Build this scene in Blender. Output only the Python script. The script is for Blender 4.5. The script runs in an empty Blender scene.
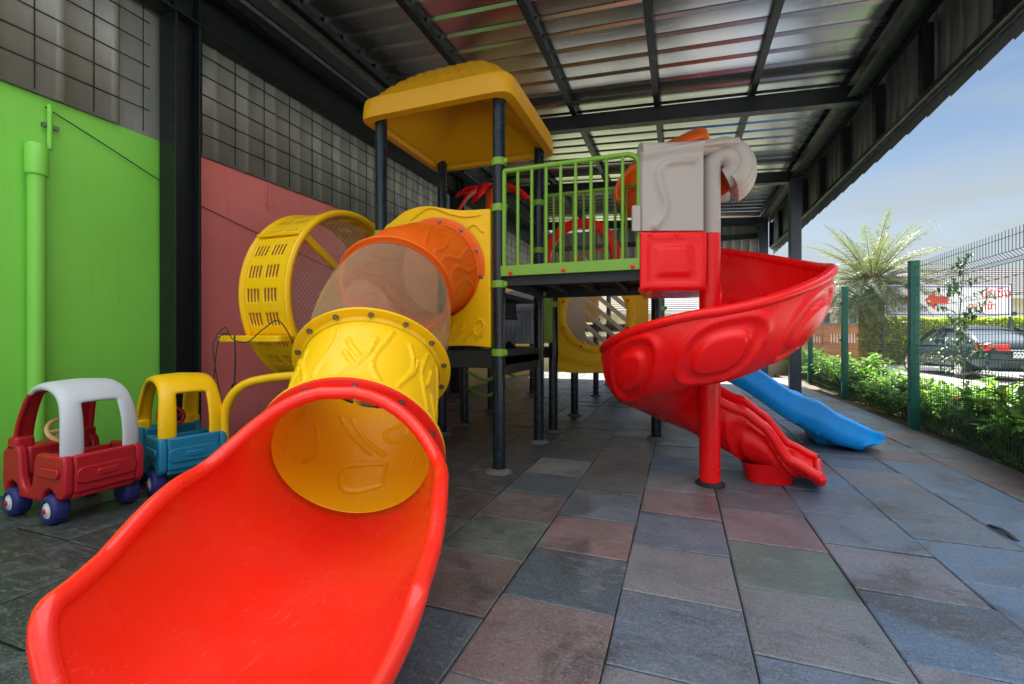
import bpy, bmesh, math, random
import numpy as np
from mathutils import Vector, Matrix, Quaternion, noise
PI = math.pi
R = math.radians
random.seed(7)
S = bpy.context.scene
C = S.collection
SN, CS, H0, F0 = math.sin(R(20.2)), math.cos(R(20.2)), 1.144, 456.0

# ------------------------------------------------------------------ materials
def newmat(name):
    m = bpy.data.materials.new(name); m.use_nodes = True
    nt = m.node_tree
    b = nt.nodes['Principled BSDF']
    return m, nt, b
def N(nt, t, **kw):
    n = nt.nodes.new(t)
    for k, v in kw.items(): setattr(n, k, v)
    return n
def lk(nt, a, b): nt.links.new(a, b)
def coords(nt, scale=(1, 1, 1), rot=(0, 0, 0), kind='Object'):
    tc = N(nt, 'ShaderNodeTexCoord'); mp = N(nt, 'ShaderNodeMapping')
    mp.inputs['Scale'].default_value = scale; mp.inputs['Rotation'].default_value = rot
    lk(nt, tc.outputs[kind], mp.inputs['Vector'])
    return mp.outputs['Vector']
def noise_tex(nt, vec, scale, detail=4, rough=.55, dist=0):
    n = N(nt, 'ShaderNodeTexNoise')
    n.inputs['Scale'].default_value = scale; n.inputs['Detail'].default_value = detail
    n.inputs['Roughness'].default_value = rough; n.inputs['Distortion'].default_value = dist
    if vec is not None: lk(nt, vec, n.inputs['Vector'])
    return n.outputs['Fac']
def ramp(nt, fac, stops):
    r = N(nt, 'ShaderNodeValToRGB')
    el = r.color_ramp.elements
    while len(el) < len(stops): el.new(.5)
    for e, (p, c) in zip(el, stops):
        e.position = p; e.color = (c, c, c, 1) if isinstance(c, (int, float)) else (*c, 1)
    lk(nt, fac, r.inputs['Fac'])
    return r.outputs['Color']
def mixc(nt, fac, a, b, mode='MIX'):
    m = N(nt, 'ShaderNodeMix', data_type='RGBA', blend_type=mode)
    for s, v in ((m.inputs['Factor'], fac), (m.inputs['A'], a), (m.inputs['B'], b)):
        if hasattr(v, 'is_linked') or isinstance(v, bpy.types.NodeSocket): lk(nt, v, s)
        elif isinstance(v, (int, float)): s.default_value = v
        else: s.default_value = (*v, 1)
    return m.outputs['Result']
def bump(nt, b, h, strength=.2, dist=.01):
    n = N(nt, 'ShaderNodeBump'); n.inputs['Strength'].default_value = strength; n.inputs['Distance'].default_value = dist
    lk(nt, h, n.inputs['Height']); lk(nt, n.outputs['Normal'], b.inputs['Normal'])
    return n

def plastic(name, col, rough=.32, dirt=.25, spec=.34, scuff=.12, scratch=0):
    m, nt, b = newmat(name)
    v = coords(nt)
    big = noise_tex(nt, v, 2.2, 4); fine = noise_tex(nt, v, 38, 5, .65)
    streak = noise_tex(nt, coords(nt, (9, 9, 1.2)), 3, 6, .7)
    dark = tuple(c * .62 + .01 for c in col); pale = tuple(min(1, c * .95 + .018) for c in col)
    c1 = mixc(nt, ramp(nt, big, [(.35, 0), (.75, scuff * 2)]), col, pale)
    c2 = mixc(nt, ramp(nt, streak, [(.56, 0), (.8, dirt)]), c1, dark)
    c3 = mixc(nt, ramp(nt, fine, [(.62, 0), (.78, scuff)]), c2, pale)
    if scratch:
        sc1 = noise_tex(nt, coords(nt, (46, 2.2, 46)), 3.2, 3, .5); sc2 = noise_tex(nt, coords(nt, (34, 3.0, 34), (0, 0, .3)), 4, 2, .5)
        msk = ramp(nt, noise_tex(nt, v, 3.0, 3), [(.42, 0), (.62, 1)])
        mm = N(nt, 'ShaderNodeMath', operation='MULTIPLY'); lk(nt, ramp(nt, sc1, [(.64, 0), (.72, scratch)]), mm.inputs[0]); lk(nt, msk, mm.inputs[1])
        c3 = mixc(nt, mm.outputs[0], c3, tuple(c * .75 + .14 for c in col))
        c3 = mixc(nt, ramp(nt, sc2, [(.68, 0), (.74, scratch * .6)]), c3, tuple(c * .55 + .05 for c in col))
    lk(nt, c3, b.inputs['Base Color'])
    lk(nt, ramp(nt, noise_tex(nt, v, 9, 6, .7), [(.3, rough * .8), (.75, min(1, rough * 1.5))]), b.inputs['Roughness'])
    b.inputs['Specular IOR Level'].default_value = spec
    bump(nt, b, noise_tex(nt, v, 22, 3), .06, .01)
    return m
def painted_metal(name, col, rough=.38, dust=.35, dustcol=(.16, .16, .15)):
    m, nt, b = newmat(name)
    v = coords(nt)
    f = noise_tex(nt, coords(nt, (6, 6, 1.5)), 4, 6, .7)
    c = mixc(nt, ramp(nt, f, [(.48, 0), (.82, dust)]), col, dustcol)
    lk(nt, c, b.inputs['Base Color'])
    lk(nt, ramp(nt, noise_tex(nt, v, 12, 5, .6), [(.3, rough * .8), (.8, rough * 1.5)]), b.inputs['Roughness'])
    bump(nt, b, noise_tex(nt, v, 60, 2), .05, .004)
    return m
def wallpaint(name, col, col2):
    m, nt, b = newmat(name)
    v = coords(nt)
    c = mixc(nt, ramp(nt, noise_tex(nt, v, 1.1, 5), [(.35, 0), (.7, 1)]), col, col2)
    st = noise_tex(nt, coords(nt, (4, 4, .35)), 3, 6, .7)
    c = mixc(nt, ramp(nt, st, [(.55, 0), (.85, .3)]), c, tuple(x * .55 for x in col))
    sp_ = noise_tex(nt, v, 26, 6, .75)
    c = mixc(nt, ramp(nt, sp_, [(.66, 0), (.76, .35)]), c, tuple(x * .45 for x in col))
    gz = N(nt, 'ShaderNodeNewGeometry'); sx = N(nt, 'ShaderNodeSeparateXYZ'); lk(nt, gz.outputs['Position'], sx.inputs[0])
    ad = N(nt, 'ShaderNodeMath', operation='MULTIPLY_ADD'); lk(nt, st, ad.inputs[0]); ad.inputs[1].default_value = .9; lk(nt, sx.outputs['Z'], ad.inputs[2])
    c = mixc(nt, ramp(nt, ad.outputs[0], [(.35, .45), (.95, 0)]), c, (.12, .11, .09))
    lk(nt, c, b.inputs['Base Color'])
    b.inputs['Roughness'].default_value = .5
    bump(nt, b, noise_tex(nt, v, 45, 5, .7), .12, .01)
    return m
def bolts_at(name, mat, parent, prof, spots, n=12):
    b = MB(); b.lathe(prof, (0, 0, 0), (0, 0, 1), n); first = None
    for c, ax_ in spots:
        o = b.build(name, mat, parent) if first is None else first.copy()
        if first is not None: C.objects.link(o)
        first = first or o
        o.matrix_parent_inverse.identity()
        o.rotation_euler = Vector((0, 0, 1)).rotation_difference(Vector(ax_)).to_euler(); o.location = c
CAP = [(.016, -.003), (.016, .010), (.006, .016), (.0001, .0165)]
def simple(name, col, rough=.6, var=.2, scale=6, metal=0, bmp=0):
    m, nt, b = newmat(name)
    v = coords(nt)
    c = mixc(nt, ramp(nt, noise_tex(nt, v, scale, 6, .65), [(.3, 0), (.72, 1)]), tuple(x * (1 - var) for x in col), tuple(min(1, x * (1 + var)) for x in col))
    lk(nt, c, b.inputs['Base Color'])
    b.inputs['Roughness'].default_value = rough; b.inputs['Metallic'].default_value = metal
    if bmp: bump(nt, b, noise_tex(nt, v, scale * 5, 6, .7), bmp, .02)
    return m
def clear(name, tint, rough=.08, fac=.32):
    m, nt, b = newmat(name)
    out = nt.nodes['Material Output']
    v = coords(nt)
    b.inputs['Base Color'].default_value = (*tint, 1)
    b.inputs['Roughness'].default_value = rough
    tr = N(nt, 'ShaderNodeBsdfTransparent'); tr.inputs['Color'].default_value = (.98, .86, .68, 1)
    mx = N(nt, 'ShaderNodeMixShader')
    sc = noise_tex(nt, coords(nt, (3, 12, 3)), 4, 7, .75)
    lw = N(nt, 'ShaderNodeLayerWeight'); lw.inputs['Blend'].default_value = .5
    pw = N(nt, 'ShaderNodeMath', operation='POWER'); lk(nt, lw.outputs['Facing'], pw.inputs[0]); pw.inputs[1].default_value = 3.0
    ad = N(nt, 'ShaderNodeMath', operation='MULTIPLY_ADD')
    lk(nt, pw.outputs[0], ad.inputs[0]); ad.inputs[1].default_value = .35
    lk(nt, ramp(nt, sc, [(.35, fac * .5), (.8, fac * 1.6)]), ad.inputs[2])
    ad.use_clamp = True
    lk(nt, ad.outputs[0], mx.inputs[0])
    lk(nt, tr.outputs[0], mx.inputs[1]); lk(nt, b.outputs[0], mx.inputs[2]); lk(nt, mx.outputs[0], out.inputs['Surface'])
    return m
def leafmat(name, c1, c2, trans=.4, yellow=None):
    m, nt, b = newmat(name)
    out = nt.nodes['Material Output']
    at = N(nt, 'ShaderNodeAttribute', attribute_name='tone')
    oi = N(nt, 'ShaderNodeObjectInfo')
    c = mixc(nt, at.outputs['Fac'], c1, c2)
    if yellow:
        yy = ramp(nt, at.outputs['Fac'], [(.90, 0), (.97, 1)])
        c = mixc(nt, yy, c, yellow)
    hs = N(nt, 'ShaderNodeHueSaturation')
    mr = N(nt, 'ShaderNodeMapRange'); mr.inputs['To Min'].default_value = .75; mr.inputs['To Max'].default_value = 1.3
    lk(nt, oi.outputs['Random'], mr.inputs['Value']); lk(nt, mr.outputs[0], hs.inputs['Value']); lk(nt, c, hs.inputs['Color'])
    lk(nt, hs.outputs[0], b.inputs['Base Color']); b.inputs['Roughness'].default_value = .45
    t = N(nt, 'ShaderNodeBsdfTranslucent'); lk(nt, hs.outputs[0], t.inputs['Color'])
    mx = N(nt, 'ShaderNodeMixShader'); mx.inputs[0].default_value = trans
    lk(nt, b.outputs[0], mx.inputs[1]); lk(nt, t.outputs[0], mx.inputs[2]); lk(nt, mx.outputs[0], out.inputs['Surface'])
    return m

M = {}
M['red'] = plastic('red_plastic', (.86, .004, .006), .27, .12)
M['slide_red'] = plastic('slide_red_plastic', (.84, .020, .006), .22, .30, .5, .34, .55)
M['yellow'] = plastic('yellow_plastic', (.86, .50, .002), .32, .22)
M['canopy'] = plastic('canopy_yellow_plastic', (.66, .32, .002), .34, .3)
M['orange'] = plastic('orange_plastic', (.82, .12, .006), .30, .2)
M['blue'] = plastic('blue_plastic', (.004, .34, .95), .25, .15)
M['white'] = plastic('ivory_plastic', (.42, .365, .33), .34, .15)
M['lattice'] = plastic('pale_lattice_plastic', (.74, .70, .67), .36, .15)
M['toyred'] = plastic('toy_red_plastic', (.42, .012, .02), .35, .2)
M['toygrey'] = plastic('toy_grey_plastic', (.52, .55, .58), .4, .25)
M['toyblue'] = plastic('toy_blue_plastic', (.01, .17, .30), .4, .25)
M['navy'] = plastic('navy_plastic', (.018, .022, .13), .5, .4)
M['hub'] = plastic('hub_white', (.6, .6, .62), .4, .3)
M['peach'] = plastic('peach_plastic', (.72, .42, .2), .45, .2)
M['stairgrey'] = plastic('slate_grey_plastic', (.27, .31, .35), .45, .25)
M['deckdark'] = plastic('dark_grey_plastic', (.014, .018, .022), .45, .25)
M['steel'] = painted_metal('black_green_steel', (.003, .007, .008), .42, .12, (.025, .03, .03))
M['post'] = painted_metal('dark_post_paint', (.006, .015, .022), .24, .10, (.04, .045, .05))
M['greymetal'] = painted_metal('grey_column_paint', (.045, .055, .075), .40, .25, (.12, .12, .13))
M['lime'] = painted_metal('lime_paint', (.17, .36, .025), .35, .25, (.2, .28, .1))
M['fencegreen'] = painted_metal('fence_green_paint', (.006, .13, .095), .4, .25, (.06, .16, .13))
M['wire'] = painted_metal('fence_wire', (.035, .075, .07), .5, .2)
M['bolt'] = simple('bolt_metal', (.25, .25, .25), .35, .3, 30, .9)
M['rubber'] = simple('black_rubber', (.015, .015, .016), .6, .3)
M['green_wall'] = wallpaint('green_wall_paint', (.20, .60, .065), (.22, .64, .08))
M['pink_wall'] = wallpaint('pink_wall_paint', (.90, .22, .21), (.92, .25, .25))
M['yellow_wall'] = wallpaint('yellow_wall_paint', (.72, .40, .07), (.75, .45, .10))
M['clear'] = clear('clear_polycarbonate', (.62, .50, .33), .06, .13)
M['bubble'] = clear('clear_bubble', (.75, .78, .8), .05, .12)
M['concrete'] = simple('concrete_collar', (.13, .125, .12), .9, .5, 30, 0, .5)
M['netting'] = simple('net_cord', (.55, .50, .42), .8, .2)

# metal roof underside
def roofmat():
    m, nt, b = newmat('galvanised_sheet')
    v = coords(nt, (.5, 7, 1))
    f = noise_tex(nt, v, 5, 8, .7)
    c = mixc(nt, ramp(nt, f, [(.3, 0), (.7, 1)]), (.52, .52, .54), (.60, .60, .60))
    lk(nt, c, b.inputs['Base Color']); b.inputs['Metallic'].default_value = 1.0
    lk(nt, ramp(nt, f, [(.25, .20), (.75, .29)]), b.inputs['Roughness'])
    b.inputs['Anisotropic'].default_value = .3
    bump(nt, b, f, .025, .006)
    return m
M['roof'] = roofmat()
def cladmat(name, lo, hi, dirt):
    m, nt, b = newmat(name)
    f = noise_tex(nt, coords(nt, (3, 3, .5)), 2.5, 8, .72)
    g = noise_tex(nt, coords(nt), 1.2, 4); h = noise_tex(nt, coords(nt), 30, 5, .7)
    c = mixc(nt, ramp(nt, f, [(.3, 0), (.72, 1)]), lo, hi)
    c = mixc(nt, ramp(nt, g, [(.45, 0), (.75, .35)]), c, dirt)
    c = mixc(nt, ramp(nt, h, [(.62, 0), (.75, .3)]), c, tuple(x * .4 for x in lo))
    lk(nt, c, b.inputs['Base Color']); b.inputs['Metallic'].default_value = .25
    b.inputs['Roughness'].default_value = .5
    bump(nt, b, f, .06, .01)
    return m
M['clad'] = cladmat('weathered_cladding', (.25, .26, .25), (.33, .34, .325), (.24, .23, .19))
M['clad_dark'] = cladmat('eave_cladding', (.12, .15, .155), (.22, .25, .255), (.13, .15, .14))
# ------------------------------------------------------------------ mesh builder
class MB:
    def __init__(s): s.v = []; s.f = []; s.fm = []; s.m = 0; s.tone = {}
    def add(s, vs, fs):
        o = len(s.v); s.v.extend([tuple(p) for p in vs])
        for f in fs: s.f.append(tuple(i + o for i in f)); s.fm.append(s.m)
    def box(s, c, size, rot=None):
        x, y, z = (d / 2 for d in size)
        vs = [Vector((a, b, d)) for a in (-x, x) for b in (-y, y) for d in (-z, z)]
        if rot is not None: vs = [rot @ p for p in vs]
        c = Vector(c)
        s.add([p + c for p in vs], [(0, 1, 3, 2), (4, 6, 7, 5), (0, 4, 5, 1), (2, 3, 7, 6), (0, 2, 6, 4), (1, 5, 7, 3)])
    def bar(s, a, b, w, h, up=(0, 0, 1)):
        a, b = Vector(a), Vector(b); d = (b - a); L = d.length; d.normalize()
        u = Vector(up)
        if abs(d.dot(u)) > .98: u = Vector((1, 0, 0))
        r = d.cross(u).normalized(); u = r.cross(d)
        s.box((a + b) / 2, (w, L, h), Matrix((r, d, u)).transposed())
    def tube(s, path, rad, n=12, closed=False, caps=True, flat=None):
        P = [Vector(p) for p in path]; k = len(P)
        rads = rad if isinstance(rad, (list, tuple)) else [rad] * k
        tang = []
        for i in range(k):
            if closed: t = P[(i + 1) % k] - P[i - 1]
            else: t = P[min(i + 1, k - 1)] - P[max(i - 1, 0)]
            tang.append(t.normalized())
        t0 = tang[0]; up = Vector((0, 0, 1)) if abs(t0.z) < .9 else Vector((1, 0, 0))
        nrm = (up - t0 * up.dot(t0)).normalized()
        vs = []
        for i in range(k):
            t = tang[i]; nrm = (nrm - t * nrm.dot(t)).normalized(); bn = t.cross(nrm)
            for j in range(n):
                a = 2 * PI * j / n
                vs.append(P[i] + (nrm * math.cos(a) + bn * math.sin(a)) * rads[i])
        fs = []
        for i in range(k if closed else k - 1):
            for j in range(n):
                i2 = (i + 1) % k; j2 = (j + 1) % n
                fs.append((i * n + j, i * n + j2, i2 * n + j2, i2 * n + j))
        if caps and not closed:
            fs.append(tuple(reversed(range(n)))); fs.append(tuple((k - 1) * n + j for j in range(n)))
        s.add(vs, fs)
    def grid(s, pts, closed_v=False, skip=None):
        nu, nv = len(pts), len(pts[0])
        fs = []
        for i in range(nu - 1):
            for j in range(nv if closed_v else nv - 1):
                if skip and skip(i, j): continue
                j2 = (j + 1) % nv
                fs.append((i * nv + j, i * nv + j2, (i + 1) * nv + j2, (i + 1) * nv + j))
        s.add([p for row in pts for p in row], fs)
    def lathe(s, prof, c, axis=(0, 0, 1), n=24, caps=True):
        q = Vector((0, 0, 1)).rotation_difference(Vector(axis)); c = Vector(c)
        pts = [[c + q @ Vector((r * math.cos(2 * PI * j / n), r * math.sin(2 * PI * j / n), h)) for j in range(n)] for r, h in prof]
        s.grid(pts, True)
        if not caps: return
        if prof[0][0] > 1e-6: s.add(pts[0], [tuple(reversed(range(n)))])
        if prof[-1][0] > 1e-6: s.add(pts[-1], [tuple(range(n))])
    def prism(s, outline, thick, frame):
        """outline in (a,b); frame: Matrix 4x4 mapping (a,b,t)"""
        n = len(outline)
        vs = [frame @ Vector((a, b, 0)) for a, b in outline] + [frame @ Vector((a, b, thick)) for a, b in outline]
        fs = [tuple(reversed(range(n))), tuple(range(n, 2 * n))] + [(i, (i + 1) % n, n + (i + 1) % n, n + i) for i in range(n)]
        s.add(vs, fs)
    def ringprism(s, outer, inner, thick, frame):
        n = len(outer)
        vs = []
        for t in (0, thick):
            vs += [frame @ Vector((a, b, t)) for a, b in outer] + [frame @ Vector((a, b, t)) for a, b in inner]
        fs = []
        for i in range(n):
            k = (i + 1) % n
            fs += [(i, k, n + k, n + i), (2 * n + i, 3 * n + i, 3 * n + k, 2 * n + k), (i, 2 * n + i, 2 * n + k, k), (n + i, n + k, 3 * n + k, 3 * n + i)]
        s.add(vs, fs)
    def build(s, name, mat, parent=None, smooth=35, bevel=0, solid=0, subsurf=0, soff=-1, at=None):
        me = bpy.data.meshes.new(name); me.from_pydata(s.v, [], s.f); me.validate(); me.update()
        bm = bmesh.new(); bm.from_mesh(me)
        bmesh.ops.remove_doubles(bm, verts=bm.verts, dist=1e-5)
        if not s.tone: bmesh.ops.recalc_face_normals(bm, faces=bm.faces)
        bm.to_mesh(me); bm.free()
        mats = mat if isinstance(mat, (list, tuple)) else [mat]
        for m in mats: me.materials.append(M[m] if isinstance(m, str) else m)
        if len(mats) > 1 and len(me.polygons) == len(s.fm): me.polygons.foreach_set('material_index', s.fm)
        if smooth:
            me.polygons.foreach_set('use_smooth', [True] * len(me.polygons))
            me.set_sharp_from_angle(angle=R(smooth))
        o = bpy.data.objects.new(name, me); C.objects.link(o)
        if parent: o.parent = parent
        if at: o.location = at
        if solid:
            md = o.modifiers.new('solid', 'SOLIDIFY'); md.thickness = solid; md.offset = soff
        if bevel:
            md = o.modifiers.new('bevel', 'BEVEL'); md.width = bevel; md.segments = 3; md.limit_method = 'ANGLE'; md.angle_limit = R(40); md.harden_normals = False
        if subsurf:
            md = o.modifiers.new('sub', 'SUBSURF'); md.levels = subsurf; md.render_levels = subsurf
        return o
def fr(o, x, y, z):
    m = Matrix((x, y, z)).transposed().to_4x4(); m.translation = Vector(o); return m
def thing(name, label, cat, loc=(0, 0, 0), rz=0, group=None):
    o = bpy.data.objects.new(name, None); C.objects.link(o); o.empty_display_size = .2
    o.location = loc; o.rotation_euler = (0, 0, rz); return tag(o, label, cat, group)
def tag(o, label, cat, group=None, kind=None):
    o['label'] = label; o['category'] = cat
    if group: o['group'] = group
    if kind: o['kind'] = kind
    return o
def struct(o): o['kind'] = 'structure'; return o
def sub(o, name, mat, parent, **kw): return o.build(name, mat, parent, **kw)
def copy_tree(o, parent=None):
    c = o.copy(); C.objects.link(c)
    if parent: c.parent = parent
    for ch in list(o.children): copy_tree(ch, c)
    return c
def catmull(P, n=10, closed=False):
    P = [Vector(p) for p in P]; out = []; k = len(P)
    for i in range(k if closed else k - 1):
        p0 = P[i - 1] if (i > 0 or closed) else P[0] * 2 - P[1]
        p1 = P[i]; p2 = P[(i + 1) % k]
        p3 = P[(i + 2) % k] if (i + 2 < k or closed) else P[-1] * 2 - P[-2]
        for j in range(n):
            t = j / n
            out.append(.5 * ((2 * p1) + (p2 - p0) * t + (2 * p0 - 5 * p1 + 4 * p2 - p3) * t * t + (3 * p1 - p0 - 3 * p2 + p3) * t ** 3))
    if not closed: out.append(P[-1].copy())
    return out
def lerp(a, b, t): return a + (b - a) * t
def interp(x, xs, ys):
    if x <= xs[0]: return ys[0]
    for i in range(len(xs) - 1):
        if x <= xs[i + 1]:
            t = (x - xs[i]) / (xs[i + 1] - xs[i]); t2 = t * t * (3 - 2 * t) * .5 + t * .5
            return lerp(ys[i], ys[i + 1], t2)
    return ys[-1]
def ss(a, b, x):
    t = max(0, min(1, (x - a) / (b - a))); return t * t * (3 - 2 * t)
def circ(r, n, c=(0, 0)): return [(c[0] + r * math.cos(2 * PI * i / n), c[1] + r * math.sin(2 * PI * i / n)) for i in range(n)]
def rrect(x0, x1, y0, y1, r, n=5):
    out = []
    for cx, cy, a0 in ((x1 - r, y1 - r, 0), (x0 + r, y1 - r, 90), (x0 + r, y0 + r, 180), (x1 - r, y0 + r, 270)):
        for i in range(n + 1):
            a = R(a0 + 90 * i / n); out.append((cx + r * math.cos(a), cy + r * math.sin(a)))
    return out

# ------------------------------------------------------------------ world, sun, camera
w = bpy.data.worlds.new('World'); S.world = w; w.use_nodes = True
nt = w.node_tree; bg = nt.nodes['Background']
SUN_EL, SUN_DIR = R(57), Vector((-.10, .99, 0)).normalized()   # direction TO the sun (horizontal)
sky = N(nt, 'ShaderNodeTexSky', sky_type='NISHITA'); sky.sun_disc = False
sky.sun_elevation = SUN_EL; sky.sun_rotation = math.atan2(SUN_DIR.x, SUN_DIR.y)
sky.air_density = 1.0; sky.dust_density = 1.6; sky.ozone_density = 1.4
tc = N(nt, 'ShaderNodeTexCoord'); mp = N(nt, 'ShaderNodeMapping')
mp.inputs['Scale'].default_value = (1.0, .7, 3.4); mp.inputs['Rotation'].default_value = (R(18), R(8), R(35))
lk(nt, tc.outputs['Generated'], mp.inputs['Vector'])
cl = noise_tex(nt, mp.outputs['Vector'], 2.1, 7, .56, .5)
sep = N(nt, 'ShaderNodeSeparateXYZ'); lk(nt, tc.outputs['Generated'], sep.inputs[0])
# thin haze towards the horizon, clear blue above it, wisps, and an unseen bright deck added overhead as fill light
hz = ramp(nt, sep.outputs['Z'], [(.02, 1), (.17, .85), (.30, .30), (.42, .0)])
c1 = mixc(nt, .82, sky.outputs['Color'], mixc(nt, hz, (.12, .50, 1.08), (1.38, 1.64, 1.74)))
wisp = N(nt, 'ShaderNodeMath', operation='MULTIPLY'); lk(nt, ramp(nt, cl, [(.40, 0), (.64, 1)]), wisp.inputs[0]); wisp.inputs[1].default_value = .72
c2 = mixc(nt, wisp.outputs[0], c1, (1.62, 1.78, 1.84))
fill_deck = ramp(nt, sep.outputs['Z'], [(.46, 0), (.62, 1)])
skc = mixc(nt, fill_deck, c2, (8.0, 8.3, 8.9))
lk(nt, skc, bg.inputs['Color'])
bg.inputs['Strength'].default_value = .05
sl = bpy.data.lights.new('sun', 'SUN'); sl.energy = 3.0; sl.angle = R(.5); sl.color = (1, .95, .87)
so = bpy.data.objects.new('sun', sl); C.objects.link(so)
d = Vector((SUN_DIR.x * math.cos(SUN_EL), SUN_DIR.y * math.cos(SUN_EL), math.sin(SUN_EL)))
so.rotation_euler = (-d).to_track_quat('-Z', 'Y').to_euler(); so.location = d * 30
cam = bpy.data.cameras.new('camera'); co = bpy.data.objects.new('camera', cam); C.objects.link(co)
cam.lens = 456 / 1024 * 36; cam.sensor_width = 36; cam.shift_y = -4 / 1024; cam.clip_end = 2000; cam.clip_start = .05
co.location = (0, 0, H0); co.rotation_euler = (R(90), 0, R(20.2)); S.camera = co
vs = S.view_settings; vs.view_transform = 'Standard'; vs.look = 'None'; vs.gamma = 1; vs.exposure = 2.75
S.view_settings.use_curve_mapping = False
S.cycles.max_bounces = 10; S.cycles.diffuse_bounces = 6; S.cycles.transparent_max_bounces = 24
S.cycles.use_denoising = True
# ------------------------------------------------------------------ ground and floor
def groundmat(name, a, b_, sc, rough=.9, bm=.4):
    m, nt, b = newmat(name); v = coords(nt)
    c = mixc(nt, ramp(nt, noise_tex(nt, v, sc, 8, .65), [(.3, 0), (.7, 1)]), a, b_)
    c = mixc(nt, ramp(nt, noise_tex(nt, v, sc * .12, 4), [(.4, 0), (.7, .5)]), c, tuple(x * .7 for x in a))
    lk(nt, c, b.inputs['Base Color']); b.inputs['Roughness'].default_value = rough
    bump(nt, b, noise_tex(nt, v, sc * 8, 6, .7), bm, .01)
    return m
M['ground'] = groundmat('ground_grass', (.09, .14, .04), (.20, .22, .10), 1.2)
M['street'] = groundmat('street_concrete', (.36, .35, .33), (.46, .45, .43), 1.5)
M['soil'] = groundmat('planting_soil', (.07, .05, .03), (.15, .11, .07), 9)
M['subfloor'] = groundmat('sub_floor', (.05, .05, .05), (.10, .10, .09), 9)
def sheet(name, x0, x1, y0, y1, z, mat):
    b = MB(); b.add([(x0, y0, z), (x1, y0, z), (x1, y1, z), (x0, y1, z)], [(0, 1, 2, 3)])
    return struct(b.build(name, mat, smooth=0))
sheet('ground', -400, 400, -400, 600, -.16, 'ground')
sheet('street', 4.15, 22, -60, 140, -.03, 'street')
sheet('bounce_paving', -14, 2.87, -30, -3.5, -.04, 'street')  # unseen pale paving, added behind the camera to bounce sunlight inside
M['bounce_wall'] = simple('bounce_render', (.22, .24, .26), .8, .06, 2)  # for the unseen block added behind the camera as a bounce surface
sb = thing('bounce_building', 'long grey building added unseen behind the camera to bounce light', 'building', (0, -7.5, 0))
b = MB(); b.box((0, -2, 3.6), (30, 4, 7.3)); b.build('wall', 'bounce_wall', sb, smooth=0)
for k in range(7):
    b = MB(); b.box((-12 + 4 * k, .02, 2.0), (1.6, .1, 1.3)); b.build('window', 'steel', sb, smooth=0)
def slab(name, x0, x1, y0, y1, z0, z1, mat):
    b = MB(); b.box(((x0 + x1) / 2, (y0 + y1) / 2, (z0 + z1) / 2), (x1 - x0, y1 - y0, z1 - z0)); return struct(b.build(name, mat, smooth=0))
slab('floor_base', -4.7, 2.86, -3.4, 15.2, -.15, -.022, 'subfloor')
slab('planting_strip', 2.88, 4.0, -20, 30, -.15, -.03, 'soil')
slab('kerb', 4.01, 4.14, -20, 60, -.15, .06, 'street')

# tiles: colour kept per tile as an attribute
def tilemat():
    m, nt, b = newmat('rubber_tile')
    v = coords(nt)
    at = N(nt, 'ShaderNodeAttribute', attribute_name='tile_col')
    off = N(nt, 'ShaderNodeVectorMath', operation='MULTIPLY_ADD')
    lk(nt, at.outputs['Color'], off.inputs[0]); off.inputs[1].default_value = (90, 70, 50); lk(nt, v, off.inputs[2])
    n1 = noise_tex(nt, off.outputs[0], 5, 7, .66, .6); n2 = noise_tex(nt, off.outputs[0], 95, 4, .75); n3 = noise_tex(nt, v, 1.3, 6, .65, 1.0)
    n4 = noise_tex(nt, off.outputs[0], 2.3, 5, .6, .8)
    n5 = noise_tex(nt, coords(nt, (1.2, 5, 1)), 6, 8, .75, .7); n6 = noise_tex(nt, off.outputs[0], 420, 2, .6)
    c = at.outputs['Color']
    c = mixc(nt, ramp(nt, n4, [(.45, 0), (.60, .6)]), c, mixc(nt, .5, c, (.045, .048, .05)))
    c = mixc(nt, ramp(nt, n1, [(.50, 0), (.72, .4)]), c, (.19, .185, .18))
    c = mixc(nt, ramp(nt, n3, [(.52, 0), (.63, .66)]), c, (.028, .028, .03))
    c = mixc(nt, ramp(nt, n5, [(.53, 0), (.68, .6)]), c, (.19, .185, .18))
    c = mixc(nt, ramp(nt, n2, [(.54, 0), (.68, .55)]), c, (.27, .26, .255))
    c = mixc(nt, ramp(nt, n2, [(.30, .8), (.46, 0)]), c, (.018, .018, .019))
    c = mixc(nt, ramp(nt, n6, [(.62, 0), (.78, .5)]), c, (.30, .29, .28))
    lk(nt, c, b.inputs['Base Color'])
    lk(nt, ramp(nt, n1, [(.3, .30), (.75, .58)]), b.inputs['Roughness'])
    b.inputs['Specular IOR Level'].default_value = .55
    bp = bump(nt, b, n2, .6, .005)
    b2 = N(nt, 'ShaderNodeBump'); b2.inputs['Strength'].default_value = .25; b2.inputs['Distance'].default_value = .03
    lk(nt, n1, b2.inputs['Height']); lk(nt, bp.outputs[0], b2.inputs['Normal']); lk(nt, b2.outputs[0], b.inputs['Normal'])
    return m
M['tile'] = tilemat()
RB, DB, RD, BG, DG, GN, BR, GY, LB, MV, LG = [tuple(max(.01, (x * .94 + .06 * sum(q) / 3)) * 1.28 for x in q) for q in ((.126, .082, .077), (.042, .062, .078), (.148, .082, .076), (.078, .095, .115), (.058, .060, .062), (.075, .095, .072), (.100, .070, .062), (.125, .115, .112), (.072, .115, .165), (.135, .115, .125), (.165, .155, .15))]
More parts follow.
